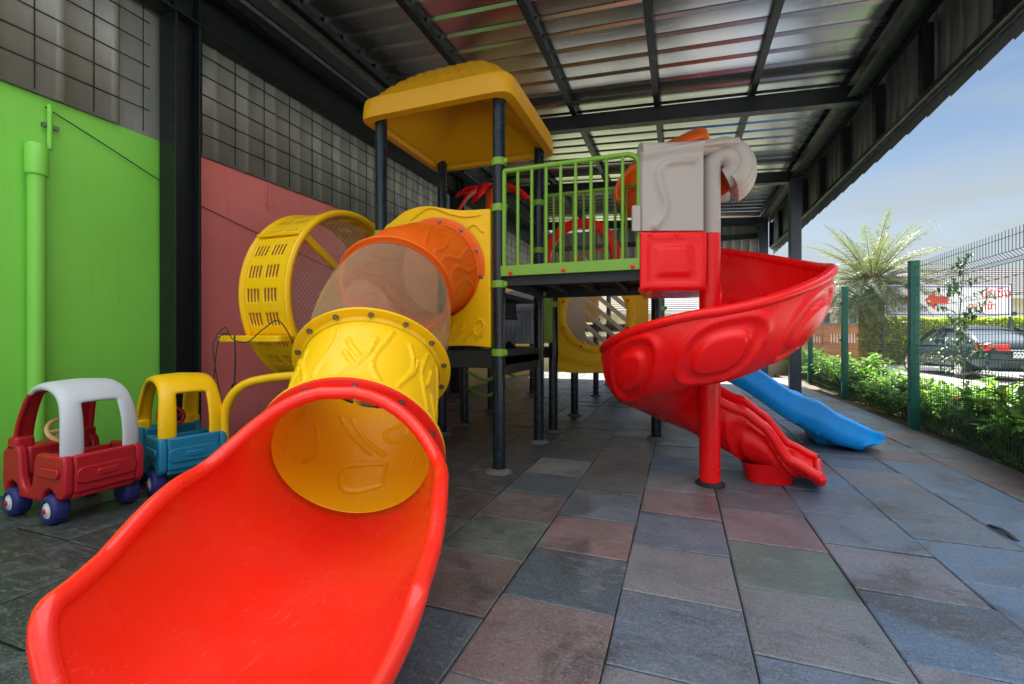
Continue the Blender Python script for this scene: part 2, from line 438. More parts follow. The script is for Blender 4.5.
known = {-2: [(1.46, DB), (1.96, BR), (2.46, GN), (2.96, BR), (3.46, DB), (3.96, LG), (4.46, DG), (4.9, DG)],
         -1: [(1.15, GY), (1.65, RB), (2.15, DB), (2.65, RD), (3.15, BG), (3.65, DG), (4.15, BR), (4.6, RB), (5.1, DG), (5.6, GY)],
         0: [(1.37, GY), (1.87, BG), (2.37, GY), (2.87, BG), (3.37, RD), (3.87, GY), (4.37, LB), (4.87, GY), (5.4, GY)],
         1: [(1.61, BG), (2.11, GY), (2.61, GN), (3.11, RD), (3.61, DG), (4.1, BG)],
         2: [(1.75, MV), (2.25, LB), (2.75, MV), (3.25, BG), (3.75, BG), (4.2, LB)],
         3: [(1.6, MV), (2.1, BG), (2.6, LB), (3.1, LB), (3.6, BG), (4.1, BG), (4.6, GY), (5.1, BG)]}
b = MB(); cols = []; rnd = random.Random(3)
offs = {-2: .21, -1: .40, 0: .12, 1: .36, 2: .0, 3: .25}
for ci in range(-9, 6):
    x0 = -.25 + .5 * ci; x1 = x0 + .5
    if x1 > 2.87: x1 = 2.86
    if x0 > 2.8: continue
    x0 = max(x0, -4.6)
    o = offs.get(ci, rnd.random() * .5)
    k0 = int((-3.2 - o) / .5)
    for k in range(k0, 43):
        y0 = o + .5 * k; y1 = y0 + .5
        if y1 > 15.1: break
        g = .0035; e = .007
        sx, sy = rnd.gauss(0, .0028), rnd.gauss(0, .0028); dz = rnd.gauss(0, .0020)
        jit = [rnd.gauss(0, .0022) for _ in range(4)]
        def zz(x, y): return dz + sx * (x - x0 - .25) * 2 + sy * (y - y0 - .25) * 2
        A = [(x0 + g + jit[0], y0 + g), (x1 - g, y0 + g + jit[1]), (x1 - g + jit[2], y1 - g), (x0 + g, y1 - g + jit[3])]
        B_ = [(x0 + g + e, y0 + g + e), (x1 - g - e, y0 + g + e), (x1 - g - e, y1 - g - e), (x0 + g + e, y1 - g - e)]
        vsx = [(x, y, -.03) for x, y in A] + [(x, y, zz(x, y) - .004) for x, y in A] + [(x, y, zz(x, y)) for x, y in B_]
        b.add(vsx, [(0, 1, 5, 4), (1, 2, 6, 5), (2, 3, 7, 6), (3, 0, 4, 7), (4, 5, 9, 8), (5, 6, 10, 9), (6, 7, 11, 10), (7, 4, 8, 11), (8, 9, 10, 11)])
        c = None; yc = (y0 + y1) / 2
        for ky, kc in known.get(ci, []):
            if abs(ky - yc) < .25: c = kc
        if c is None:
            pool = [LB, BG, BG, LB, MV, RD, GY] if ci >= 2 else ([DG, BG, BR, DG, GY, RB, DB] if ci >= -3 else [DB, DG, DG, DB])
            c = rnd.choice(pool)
            if ci <= -3: c = tuple(x * (.22 if ci < -4 else (.34 if ci < -3 else .62)) for x in c)  # darker towards the wall: shade under the roof put into tile colour
        k_ = 1 + rnd.gauss(0, .08); w_ = ss(-1.5, 1.5, ci) * .15; c = (c[0] * .94 * k_ * (1 - w_), c[1] * k_, c[2] * k_ * (1 + 1.3 * w_))  # bluer towards the open side: sky sheen painted into the tile colour
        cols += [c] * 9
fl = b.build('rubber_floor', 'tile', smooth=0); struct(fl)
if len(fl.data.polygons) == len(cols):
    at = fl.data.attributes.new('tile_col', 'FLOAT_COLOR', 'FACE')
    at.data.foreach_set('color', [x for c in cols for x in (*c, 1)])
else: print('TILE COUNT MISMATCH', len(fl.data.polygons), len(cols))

M['house_tan'] = wallpaint('tan_render', (.42, .33, .24), (.48, .38, .28))
# ------------------------------------------------------------------ building
WX = -4.6
def wall(name, y0, y1, mat, label, h=3.0):
    b = MB(); b.box((WX - .07, (y0 + y1) / 2, h / 2 - .1), (.14, y1 - y0, h + .2))
    t = b.build(name, mat, smooth=0, bevel=.004); return tag(t, label, 'wall')
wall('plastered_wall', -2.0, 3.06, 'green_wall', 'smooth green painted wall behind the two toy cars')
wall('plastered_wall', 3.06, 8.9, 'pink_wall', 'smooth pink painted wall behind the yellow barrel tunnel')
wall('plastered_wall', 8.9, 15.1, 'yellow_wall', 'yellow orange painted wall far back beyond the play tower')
# cladding: vertical ribbed sheets, horizontal rods
def cladding(y0, y1, label):
    t = thing('metal_cladding', label, 'cladding', (WX, y0, 3.0))
    q = MB(); q.box((-.05, (y1 - y0) / 2, .93), (.05, y1 - y0 + .3, 2.1)); q.build('backing_board', 'clad', t, smooth=0)
    pts = []; n = 0; y = 0; L = y1 - y0
    prof = []
    while y < L:
        for dy, dx in ((0, 0), (.30, 0), (.315, .013), (.355, .013), (.37, 0)):
            if y + dy <= L: prof.append((dx, y + dy))
        y += .37
    b = MB(); b.grid([[(.03 + dx, yy, 0) for dx, yy in prof], [(.03 + dx, yy, 1.95) for dx, yy in prof]])
    b.build('ribbed_sheet', 'clad', t, smooth=20, solid=.004, soff=0)
    q = MB(); yy = .18
    while yy < L - .05: q.bar((.044, yy, .02), (.044, yy, 1.9), .006, .006); yy += .37
    q.build('upright_rods', 'steel', t, smooth=0)
    for k in range(6):
        q = MB(); z = .22 + .20 * k
        q.bar((.052, 0.01, z), (.052, L - .01, z), .006, .009); q.build('girt', 'steel', t, smooth=0)
    return t
cladding(-1.9, 2.78, 'grey ribbed metal cladding above the green wall')
cladding(3.08, 8.6, 'grey ribbed metal cladding above the pink wall')
cladding(8.85, 15.0, 'grey ribbed metal cladding above the far yellow wall')
# steel columns: H section against left wall, square on right
def hcol(y, label):
    b = MB(); x = WX + .15
    b.box((x, y - .11, 2.4), (.22, .022, 4.8)); b.box((x, y + .11, 2.4), (.22, .022, 4.8)); b.box((x, y, 2.4), (.022, .197, 4.8))
    t = tag(b.build('steel_column', 'steel', smooth=0, bevel=.003), label, 'column', 'black steel columns of the shelter')
    return t
hcol(2.98, 'black steel column between the green wall and the pink wall')
hcol(8.72, 'black steel column where the pink wall meets the yellow wall')
hcol(14.6, 'black steel column at the far end of the yellow wall')
hcol(-1.2, 'black steel column against the green wall behind the camera')
EX = 2.15
def sqcol(y, label):
    t = thing('steel_column', label, 'column', (EX + .02, y, 0), 0, 'grey square columns along the open side')
    b = MB(); b.box((0, 0, 2.2), (.2, .2, 4.4)); b.build('shaft', 'greymetal', t, bevel=.012)
    b = MB(); b.box((0, 0, .01), (.3, .3, .02)); b.build('base_plate', 'greymetal', t, bevel=.003)
    return t
sqcol(10.56, 'grey square steel column behind the blue slide, the nearer one')
sqcol(14.2, 'grey square steel column at the far right corner of the shelter')
sqcol(2.25, 'grey square steel column at the near corner of the shelter, right of the camera view')
# roof
def rz(x): return 4.62 + (2.15 - x) * .062
rt = thing('shelter_roof', 'sloping corrugated metal roof on black purlins and rafters over the play area', 'roof', (0, 0, 4.5))
prof = []; y = 2.12
while y < 14.9:
    for dy, dzz in ((0, 0), (.235, 0), (.262, .03), (.305, .03), (.332, 0)): prof.append((y + dy, dzz))
    y += .333
b = MB(); xs = [-4.75 + i * (7.45 / 24) for i in range(25)]
rn = random.Random(5)
b.grid([[(x, yy, rz(x) - 4.5 + dzz + 
.0006 * noise.noise(Vector((x * .8, yy * 1.7, 0)))) for yy, dzz in prof] for x in xs])
b.build('roof_sheet', 'roof', rt, smooth=12, solid=.003, soff=0)
for x in (-4.12, -2.88, -1.61, -.34, .95):
    b = MB(); z = rz(x) - 4.5 - .06
    b.box((x, 8.45, z), (.055, 12.6, .11)); b.box((x + .04, 8.45, z - .045), (.03, 12.58, .014)); b.build('purlin', 'steel', rt, smooth=0)
for y in (2.25, 7.3, 10.6, 14.3):
    if abs(y - 4.0) < .1: continue
    b = MB(); b.bar((WX + .02, y, rz(WX) - 4.5 - .24), (EX + .1, y, rz(EX) - 4.5 - .24), .12, .2)
    for s_ in (-1, 1):
        b.bar((WX + .02, y, rz(WX) - 4.5 - .24 + s_ * .104), (EX + .1, y, rz(EX) - 4.5 - .24 + s_ * .104), .15, .012)
    b.build('rafter', 'steel', rt, smooth=0)
b = MB(); b.box((EX, 8.45, -.08), (.10, 12.7, .20)); b.box((EX - .06, 8.45, -.175), (.05, 12.7, .015)); b.box((EX + .14, 8.45, -.02), (.03, 12.7, .12)); b.build('edge_beam', 'steel', rt, smooth=0)
b = MB(); b.box((WX + .17, 8.45, -.16), (.03, 12.7, .36)); b.box((WX + .17, 8.45, .02), (.2, 12.7, .016)); b.box((WX + .17, 8.45, -.345), (.22, 12.7, .016)); b.build('wall_beam', 'steel', rt, smooth=0)
b = MB(); b.box((WX + .42, 8.45, -.02), (.06, 12.7, .1)); b.box((WX + .56, 8.45, .08), (.03, 12.7, .16)); b.build('gutter_rail', 'steel', rt, smooth=0)
# eave screen outside the column line
es = thing('eave_screen', 'ribbed metal fascia with dark studs hanging along the open eave', 'fascia', (2.46, 0, 3.72))
prof = []; y = 2.1
while y < 14.8:
    for dy, dx in ((0, 0), (.15, 0), (.165, .022), (.20, .022), (.215, 0)): prof.append((y + dy, dx))
    y += .23
b = MB(); b.grid([[(.04 + dx, yy, -.04 if k == 0 else .86) for yy, dx in prof] for k in range(2)])
b.build('ribbed_sheet', 'clad_dark', es, smooth=20, solid=.003, soff=0)
b = MB()
pts = []
y = 2.1
while y < 14.8:                                   # saw-tooth lower edge sheet
    pts.append((y, -.15)); pts.append((y + .45, -.175)); pts.append((y + .46, -.15)); y += .46
top = [(p[0], .03) for p in pts]
b.grid([[(.075, p[0], p[1]) for p in pts], [(.075, p[0], p[1]) for p in top]])
b.build('saw_edge', 'clad_dark', es, smooth=0, solid=.004, soff=0)
b = MB(); b.box((0, 8.45, 0), (.07, 12.7, .06)); b.build('lower_rail', 'steel', es, smooth=0)
b = MB(); b.box((-.06, 8.45, .80), (.07, 12.7, .12)); b.build('upper_rail', 'steel', es, smooth=0)
for k in range(11):
    y = 2.3 + 1.25 * k
    b = MB(); b.box((-.012, y, .38), (.09, .12, .70)); b.build('stud', 'steel', es, smooth=0)
for y in (2.25, 7.3, 10.6, 14.3):
    b = MB(); b.bar((-.3, y, .74), (-.10, y, .80), .05, .07); b.build('bracket', 'steel', es, smooth=0)
# far gable
gb = thing('gable_screen', 'ribbed metal gable screen closing the top of the far shelter end', 'screen', (0, 14.75, 3.45))
prof = []; x = -4.5
while x < 2.0:
    for dx, dy in ((0, 0), (.15, 0), (.165, -.022), (.20, -.022), (.215, 0)): prof.append((x + dx, dy))
    x += .23
b = MB(); b.grid([[(xx, dy, 0) for xx, dy in prof], [(xx, dy, 1.15) for xx, dy in prof]]); b.build('ribbed_sheet', 'clad', gb, smooth=20, solid=.003)
b = MB(); b.box((-1.2, -.06, 0), (6.6, .06, .1)); b.build('lower_rail', 'steel', gb, smooth=0)
b = MB(); b.box((-1.2, -.07, .62), (6.6, .08, .14)); b.build('middle_rail', 'steel', gb, smooth=0)
b = MB(); b.box((.1, -.07, .3), (.1, .06, .48)); b.build('stud', 'steel', gb, smooth=0)
# drain pipe on the green wall
dp = thing('drain_pipe', 'green painted drain pipe running down the green wall', 'pipe', (WX + .07, 1.98, 0))
b = MB(); b.tube([(0, 0, 0), (0, 0, 2.5)], .052, 20); b.build('pipe', 'green_wall', dp)
b = MB(); b.lathe([(.053, 2.36), (.066, 2.37), (.066, 2.58), (.053, 2.6)], (0, 0, 0)); b.build('socket', 'green_wall', dp)
b = MB(); b.tube([(-.03, 0.09, 2.6), (-.03, .09, 2.94)], .016, 10); b.build('riser', 'green_wall', dp)
b = MB(); b.box((-.045, .1, 2.78), (.03, .1, .03)); b.build('bracket', 'bolt', dp)
# thin black cables on the walls
def cable(pts, label, r=.0045, cat='cable', group=None):
    b = MB(); b.tube(catmull(pts, 8), r, 8); return tag(b.build('black_cable', 'rubber'), label, cat, group)
cable([(WX + .02, 2.05, 2.92), (WX + .02, 2.45, 2.78), (WX + .02, 2.93, 2.60)], 'thin black cable slanting across the top of the green wall')
cable([(WX + .02, 3.22, 2.50), (WX + .02, 4.2, 2.30), (WX + .02, 5.6, 2.02), (WX + .02, 6.6, 1.8)], 'thin black cable slanting across the pink wall')
b = MB(); b.box((WX + .02, 4.1, 2.80), (.012, .03, .3)); b.box((WX + .02, 4.1, 2.74), (.014, .1, .02)); tag(b.build('wall_bracket', 'pink_wall'), 'small pink painted bracket at the top of the pink wall', 'bracket')

lw = thing('cover_wall', 'low tan wall added beyond the play floor to cover bright ground', 'wall', (-1.2, 17.0, -.16))  # added to hide the overbright sunlit ground behind it
b = MB(); b.box((0, 0, .65), (9, .2, 1.3)); b.build('masonry', 'house_tan', lw, smooth=0)
b = MB(); b.box((0, 0, 1.33), (9.1, .28, .06)); b.build('coping', 'clad', lw, smooth=0)
# ------------------------------------------------------------------ play tower
AX0, AX1, AY0, AY1 = -2.65, -1.45, 3.62, 4.80
BX1 = -.25; CY0, CY1 = 5.40, 6.60
ZA, ZB, ZC = 1.02, 1.70, 1.02
pt = thing('play_tower', 'play tower of dark posts with yellow canopy, green railings and platforms', 'play tower', (-1.46, 4.8, 0))
P0 = Vector((-1.46, 4.8, 0))
def L(p): return Vector(p) - P0
def post(x, y, h, parent, org, clamps=(), r=.055):
    b = MB(); b.tube([Vector((x, y, 0)) - org, Vector((x, y, h)) - org], r, 24)
    p = b.build('post', 'post', parent)
    b = MB(); rr = random.Random(int(x * 100 + y * 7))
    pts = []
    for r_, z_ in ((.115, .0), (.095, .022), (.06, .034)):
        pts.append([Vector((x, y, 0)) - org + Vector((r_ * (1 + .18 * noise.noise(Vector((math.cos(a) * 2 + x * 9, math.sin(a) * 2 + y * 5, 0)))) * math.cos(a), r_ * (1 + .18 * noise.noise(Vector((math.cos(a) * 2 + 4, math.sin(a) * 2 + x, 3)))) * math.sin(a), z_)) for a in [2 * PI * k / 24 for k in range(24)]])
    b.grid(pts, True); b.build('base_collar', 'concrete', p)
    for z in clamps:
        b = MB(); c = Vector((x, y, z)) - org
        b.lathe([(.057, -.032), (.066, -.03), (.066, .03), (.057, .032)], c, n=24)
        b.box(c + Vector((.072, -.03, 0)), (.03, .02, .04))
        b.build('clamp', 'lime', p, bevel=.003)
    return p
post(AX1, AY0, 3.24, pt, P0, (1.60, 2.25, 2.64, 1.02))
post(AX0, AY0, 3.24, pt, P0, (2.12, 1.15))
post(AX0, AY1, 3.24, pt, P0, (2.15, 1.15))
post(AX1, AY1, 3.24, pt, P0, (1.62, 2.1, 2.62))
post(AX0, CY0, 2.1, pt, P0, (1.6,))
post(AX1, CY0, 2.0, pt, P0, (1.55,))
post(BX1, CY0, 2.62, pt, P0, (1.62, 2.5))
post(AX1, CY1, 2.2, pt, P0, (1.6,))
post(BX1, CY1, 2.0, pt, P0, (1.55,))
post(AX0 - .13, CY1, 3.3, pt, P0, (1.6,))
# canopy
def canopy():
    b = MB(); x0, x1, y0, y1 = AX0 - .15, AX1 + .15, AY0 - .15, AY1 + .15
    cx, cy = (x0 + x1) / 2, (y0 + y1) / 2; hx, hy = (x1 - x0) / 2, (y1 - y0) / 2
    def sq(a, p):   # super-ellipse square outline
        c, s = math.cos(a), math.sin(a)
        k = (abs(c) ** p + abs(s) ** p) ** (-1 / p); return c * k, s * k
    n = 440
    # outside: skirt, shoulder, dome
    prof = [(1.0, 3.17, 14), (1.005, 3.20, 14), (1.0, 3.30, 13), (.99, 3.345, 12), (.965, 3.365, 11)]
    for k in range(1, 110):
        t = k / 109; prof.append((lerp(.94, .02, t), 3.37 + .46 * (1 - (1 - t) ** 1.9), lerp(10, 5, t ** .5)))
    rows = []
    for f, z, p in prof:
        row = []
        for j in range(n):
            a = 2 * PI * (j + .5) / n; ux, uy = sq(a, p)
            px, py = ux * f * hx, uy * f * hy
            dz = 0
            if .05 < f < .93 and z > 3.375:
                u = px / .11 + (.5 if int(math.floor(py / .08)) % 2 else 0); v_ = py / .08
                e = max(0, 1 - (2 * abs((u % 1) - .5)) ** 3) * max(0, 1 - (2 * abs((v_ % 1) - .5)) ** 3)
                dz = .020 * e * ss(.05, .15, f) * ss(.93, .86, f)
            row.append(L((cx + px, cy + py, z + dz)))
        rows.append(row)
    b.grid(rows, True); b.add(rows[-1], [tuple(range(n))])
    # inside: underside lip then hollow pyramid
    inn = [(1.0, 3.17, 14), (.90, 3.165, 14), (.87, 3.20, 14), (.84, 3.205, 14), (.80, 3.22, 16), (.02, 3.66, 16)]
    rows = [[L((cx + sq(2 * PI * (j + .5) / n, p)[0] * f * hx, cy + sq(2 * PI * (j + .5) / n, p)[1] * f * hy, z)) for j in range(n)] for f, z, p in inn]
    b.grid(rows, True); b.add(rows[-1], [tuple(range(n))])
    return b
CAN = canopy()
CAN.build('canopy', 'canopy', pt, smooth=24)
# platforms
def deck(x0, x1, y0, y1, z, name='deck'):
    b = MB(); c = L(((x0 + x1) / 2, (y0 + y1) / 2, z))
    b.box(c - Vector((0, 0, .015)), (x1 - x0, y1 - y0, .03))
    for yy in (y0 + .02, y1 - .02): b.box(L(((x0 + x1) / 2, yy, z - .075)), (x1 - x0 - .01, .04, .088))
    for xx in (x0 + .02, x1 - .02): b.box(L((xx, (y0 + y1) / 2, z - .0755)), (.04, y1 - y0 - .082, .086))
    for k in range(1, 4): b.box(L((lerp(x0, x1, k / 4), (y0 + y1) / 2, z - .06)), (.03, y1 - y0 - .084, .058))
    return b.build(name, 'deckdark', pt, smooth=0, bevel=.006)
deck(AX0 - .02, AX1 + .02, AY0 - .02, AY1 + .02, ZA)
deck(AX1 + .02, BX1 + .06, AY0 - .02, AY1 + .02, ZB)
deck(AX0, BX1, CY0, CY1, ZC)
b = MB(); b.box(L((-2.05, 3.62, .96)), (1.10, .05, .15)); b.box(L((-1.455, 4.2, .93)), (.05, 1.06, .22)); b.build('floor_beam', 'deckdark', pt, bevel=.006)
b = MB(); b.bar(L((-1.80, 4.72, 1.08)), L((-1.56, 4.72, .84)), .05, .10)
b.build('brace', 'deckdark', pt, bevel=.006)
# steps from the low platform to the bridge
for k in range(3):
    b = MB(); x = AX1 - .46 + .17 * k; z = ZA + .17 * (k + 1)
    b.box(L((x, 4.2, z)), (.2, .9, .04)); b.box(L((x - .1, 4.2, z - .085)), (.025, .9, .14)); b.build('step', 'deckdark', pt, bevel=.008)
b = MB()
fm = fr(L((0, 4.78, 0)), (1, 0, 0), (0, 0, 1), (0, -1, 0))
b.prism([(-1.92, 1.10), (-1.50, 1.10), (-1.50, 1.66), (-1.92, 1.66)], .03, fm)
b.box(L((-1.70, 4.735, 1.13)), (.42, .03, .10)); b.box(L((-1.70, 4.735, 1.46)), (.42, .03, .05)); b.box(L((-1.70, 4.735, 1.60)), (.42, .03, .10))
for k in range(9): b.box(L((-1.88 + .045 * k, 4.745, 1.3)), (.012, .012, .24))
b.build('stair_side_panel', 'stairgrey', pt, bevel=.006)
bolts_at('bolt', 'bolt', pt, CAP, [(L((-1.84 + .14 * k, 4.72, 1.13)), (0, -1, 0)) for k in range(3)])
# railing
def railing(x0, x1, y, z0, z1, n, fascia=True, name='railing'):
    b = MB(); r = .019
    path = [(x0, y, z0), (x0, y, z1 - .0)] if False else []
    top = [L((x0 - .0, y, z1)), L((x1 - .09, y, z1))] + [L((x1 - .09 + .09 * math.sin(a), y, z1 - .09 + .09 * math.cos(a))) for a in [R(q) for q in range(15, 91, 15)]] + [L((x1, y, z0))]
    b.tube(top, .021, 12)
    b.tube([L((x0, y, z0)), L((x0, y, z1))], r, 12)
    for k in range(1, n): 
        x = lerp(x0, x1, k / n); b.tube([L((x, y, z0)), L((x, y, z1 - .003))], .0135, 12, caps=False)
    if fascia: b.box(L(((x0 + x1) / 2, y - .004, z0 - .03)), (x1 - x0 + .05, .035, .085))
    else: b.tube([L((x0, y, z0)), L((x1, y, z0))], r, 12)
    o = b.build(name, 'lime', pt, smooth=40)
    if fascia: bolts_at('bolt_cap', 'red', o, CAP, [(L((lerp(x0, x1, t), y - .0235, z0 - .05)), (0, -1, 0)) for t in (.06, .47, .96)])
    return o
railing(-1.385, -.29, 3.575, 1.735, 2.545, 9)
railing(-1.40, -.30, 4.82, 1.76, 2.70, 10, False)
# green guards at the low platform level and by the back row
def guard(p0, p1, z0, z1, n):
    b = MB(); p0, p1 = Vector(p0), Vector(p1)
    up = Vector((0, 0, 1))
    b.tube([L(p0 + up * z0), L(p0 + up * (z1 - .1)), L(p0.lerp(p1, .12) + up * z1), L(p0.lerp(p1, .88) + up * z1), L(p1 + up * (z1 - .1)), L(p1 + up * z0)], .018, 10)
    b.tube([L(p0 + up * z0), L(p1 + up * z0)], .016, 10)
    for k in range(1, n):
        q = p0.lerp(p1, k / n); b.tube([L(q + up * z0), L(q + up * (z1 - .004))], .013, 8, caps=False)
    return b.build('guard_rail', 'lime', pt)
guard((-1.46, 4.86, 0), (-1.46, 5.34, 0), 1.1, 1.75, 5)
guard((-2.6, 6.6, 0), (-1.52, 6.6, 0), 1.1, 1.85, 9)
guard((-2.65, 5.45, 0), (-2.65, 6.55, 0), 1.1, 1.85, 9)
# yellow panel with tube opening (front of the low platform)
def wavy(x0, x1, zb, zt, bumpf, nb=24):
    out = []
    for i in range(nb + 1): t = i / nb; out.append((lerp(x0, x1, t), zb - .015 * math.sin(t * PI * 2)))
    for i in range(nb + 1): t = 1 - i / nb; out.append((lerp(x0, x1, t), zt + bumpf(t)))
    return out
def panel_with_hole(x0, x1, zb, zt, hc, hr, y, th, mat, name, bf, boss=True):
    outer = wavy(x0, x1, zb, zt, bf)
    # resample the outline by angle around the hole so that ring quads line up
    n = 96; res = []
    for i in range(n):
        a = 2 * PI * i / n; d = Vector((math.cos(a), math.sin(a))); best = None
        for j in range(len(outer)):
            p, q = Vector(outer[j]), Vector(outer[(j + 1) % len(outer)]); e = q - p; c_ = Vector(hc)
            den = d.x * e.y - d.y * e.x
            if abs(den) < 1e-9: continue
            w_ = p - c_; t = (w_.x * e.y - w_.y * e.x) / den; u_ = (w_.x * d.y - w_.y * d.x) / den
            if t > 0 and -1e-6 <= u_ <= 1 + 1e-6 and (best is None or t < best): best = t
        res.append((hc[0] + d.x * best, hc[1] + d.y * best))
    b = MB(); f = fr(L((0, y, 0)), (1, 0, 0), (0, 0, 1), (0, -1, 0))
    b.ringprism(res, circ(hr, n, hc), th, f)
    o = b.build(name, mat, pt, smooth=30, bevel=.012)
    return o
pan = panel_with_hole(-2.595, -1.515, 1.06, 2.25, (-2.03, 1.73), .415, 3.64, .06, 'yellow', 'tunnel_panel', lambda t: .085 * math.exp(-((t - .38) / .26) ** 2) - .07 * ss(.22, 0, t))
b = MB(); rn = random.Random(2)
for k in range(11):                                  # moulded leaves along the lower and upper edge
    x = -2.55 + .1 * k
    if k < 10:
        b.tube(catmull([L((x, 3.578, 1.12)), L((x + .03, 3.572, 1.17)), L((x + .07, 3.574, 1.21)), L((x + .09, 3.578, 1.27))], 5), .011, 8)
for k in range(7):
    a = R(-75 + 25 * k - 90)
b.tube(catmull([L((-1.57, 3.578, 1.2)), L((-1.6, 3.574, 1.16)), L((-1.66, 3.574, 1.18)), L((-1.66, 3.574, 1.26)), L((-1.6, 3.574, 1.3)), L((-1.56, 3.574, 1.24))], 6), .009, 8)
b.tube(catmull([L((-2.3, 3.578, 2.22)), L((-2.1, 3.572, 2.31)), L((-1.9, 3.572, 2.24)), L((-1.75, 3.572, 2.2)), L((-1.6, 3.578, 2.2))], 8), .010, 8)
b.tube(catmull([L((-1.75, 3.578, 2.08)), L((-1.66, 3.572, 2.12)), L((-1.58, 3.574, 2.05))], 8), .009, 8)
b.build('moulding', 'yellow', pan)
# yellow panel with round bubble window
win = panel_with_hole(-1.385, -.335, .74, 1.96, (-.93, 1.42), .36, 5.42, .055, 'yellow', 'window_panel', lambda t: .05 * math.sin(t * PI))
b = MB(); f = fr(L((-.93, 5.362, 1.42)), (1, 0, 0), (0, 0, 1), (0, -1, 0))
b.lathe([(.36, -.01), (.365, .022), (.39, .03), (.425, .03), (.45, .015), (.455, -.004)], L((-.93, 5.366, 1.42)), (0, -1, 0), 64, False)
b.build('window_ring', 'yellow', win)
bolts_at('bolt_cap', 'red', win, CAP, [(L((-.93 + .408 * math.cos(R(22 + 45 * k)), 5.337, 1.42 + .408 * math.sin(R(22 + 45 * k)))), (0, -1, 0)) for k in range(8)])
b = MB(); b.lathe([(.365, 0), (.355, .05), (.32, .11), (.24, .165), (.13, .195), (.001, .205)], L((-.93, 5.36, 1.42)), (0, -1, 0), 48, False); b.build('bubble_window', 'bubble', win)
b = MB()
for s_ in (0, .035): b.tube(catmull([L((-1.33, 5.36, .93 - s_)), L((-1.2, 5.355, .90 - s_)), L((-1.0, 5.355, .86 - s_)), L((-.75, 5.355, .86 - s_)), L((-.5, 5.36, .82 - s_))], 8), .010, 8)
b.build('moulding', 'yellow', win)
# pale lattice panel at the back row
b = MB(); fm = fr(L((0, 6.50, 0)), (1, 0, 0), (0, 0, 1), (0, -1, 0))
b.prism([(-1.74, .8), (-1.27, .8), (-1.27, 2.0), (-1.74, 2.0)], .04, fm)
b.prism([(-.69, .8), (-.60, .8), (-.60, 2.0), (-.69, 2.0)], .04, fm)
for k in range(8):
    z = .62 + .185 * k
    for dx in (0, .29):
        b.prism([(-1.27 + dx, z + .30 - dx * .85), (-1.27 + dx, z + .38 - dx * .85), (-.98 + dx, z + .13 - dx * .85), (-.98 + dx, z + .05 - dx * .85)], .035, fm)
b.prism([(-1.27, .8), (-.69, .8), (-.69, .87), (-1.27, .87)], .04, fm); b.prism([(-1.27, 1.93), (-.69, 1.93), (-.69, 2.0), (-1.27, 2.0)], .04, fm)
b.build('lattice_panel', 'lattice', pt, smooth=0, bevel=.008)
# red arch panel seen through the railing
def arch(cx, y, zc, ro, ri, th, a0=-20, a1=200, n=40):
    b = MB(); o = [(cx + ro * math.cos(R(lerp(a0, a1, i / n))), zc + ro * math.sin(R(lerp(a0, a1, i / n)))) for i in range(n + 1)]
    i_ = [(cx + ri * math.cos(R(lerp(a1, a0, i / n))), zc + ri * math.sin(R(lerp(a1, a0, i / n)))) for i in range(n + 1)]
    b.prism(o + i_, th, fr(L((0, y, 0)), (1, 0, 0), (0, 0, 1), (0, -1, 0))); return b
ap = arch(-1.36, 6.62, 2.30, .58, .44, .10).build('arch_panel', 'red', pt, bevel=.02)
b = MB(); b.lathe([(.03, 0), (.03, .02), (.01, .03)], L((-.92, 6.52, 2.15)), (0, -1, 0)); b.tube([L((-1.5, 6.5, 2.1)), L((-1.3, 6.48, 2.34)), L((-1.0, 6.48, 2.41))], .02, 8); b.build('arch_trim', 'orange', ap)
b = MB(); b.prism([(-.95, 1.9), (-.35, 1.9), (-.35, 2.02), (-.5, 2.06), (-.8, 2.06), (-.95, 2.02)], .05, fr(L((0, 6.5, 0)), (1, 0, 0), (0, 0, 1), (0, -1, 0))); b.build('arch_base', 'yellow', ap, bevel=.01)
b = MB(); b.lathe([(.43, 0), (.40, .05), (.3, .1), (.15, .13), (.001, .14)], L((-1.36, 6.57, 2.30)), (0, -1, 0), 32, False); b.build('bubble_window', 'bubble', ap)
# red palm topper on the back post
pm = MB(); c0 = Vector((AX0 - .13, CY1 - .02, 3.32))
b = MB(); b.tube([L(c0 + Vector((0, 0, -.35))), L(c0 + Vector((0, 0, .15)))], .075, 16)
top = c0 + Vector((0, 0, .12))
tp = b.build('palm_topper', 'orange', pt)
rn = random.Random(4)
for a, ln, drop in ((180, .62, .05), (205, .55, .42), (150, .5, .1), (-5, .72, .28), (35, .6, .1), (-40, .5, .4), (-90, .5, .3)):
    b = MB(); dv = Vector((math.cos(R(a)), math.sin(R(a)), 0)); sd = Vector((-dv.y, dv.x, 0)); rows = []
    for i in range(13):
        t = i / 12; w_ = .085 * math.sin(PI * min(1, t * .93 + .07)) ** .7 + .004
        p = top + dv * ln * t + Vector((0, 0, .32 * t - (.32 + drop) * t * t + .05))
        rows.append([L(p - sd * w_ - Vector((0, 0, .03))), L(p), L(p + sd * w_ - Vector((0, 0, .03)))])
    b.grid(rows); b.build('palm_leaf', 'red', tp, solid=.03)
# green curved climbing bars at the back left
b = MB()
for k in range(4):
    z = .45 + .2 * k
    b.tube(catmull([L((-2.65, 5.42, z)), L((-2.5, 5.25, z + .05)), L((-2.3, 5.3, z - .04)), L((-2.1, 5.36, z + .06)), L((-1.95, 5.42, z))], 6), .02, 8)
b.build('climbing_bar', 'lime', pt)

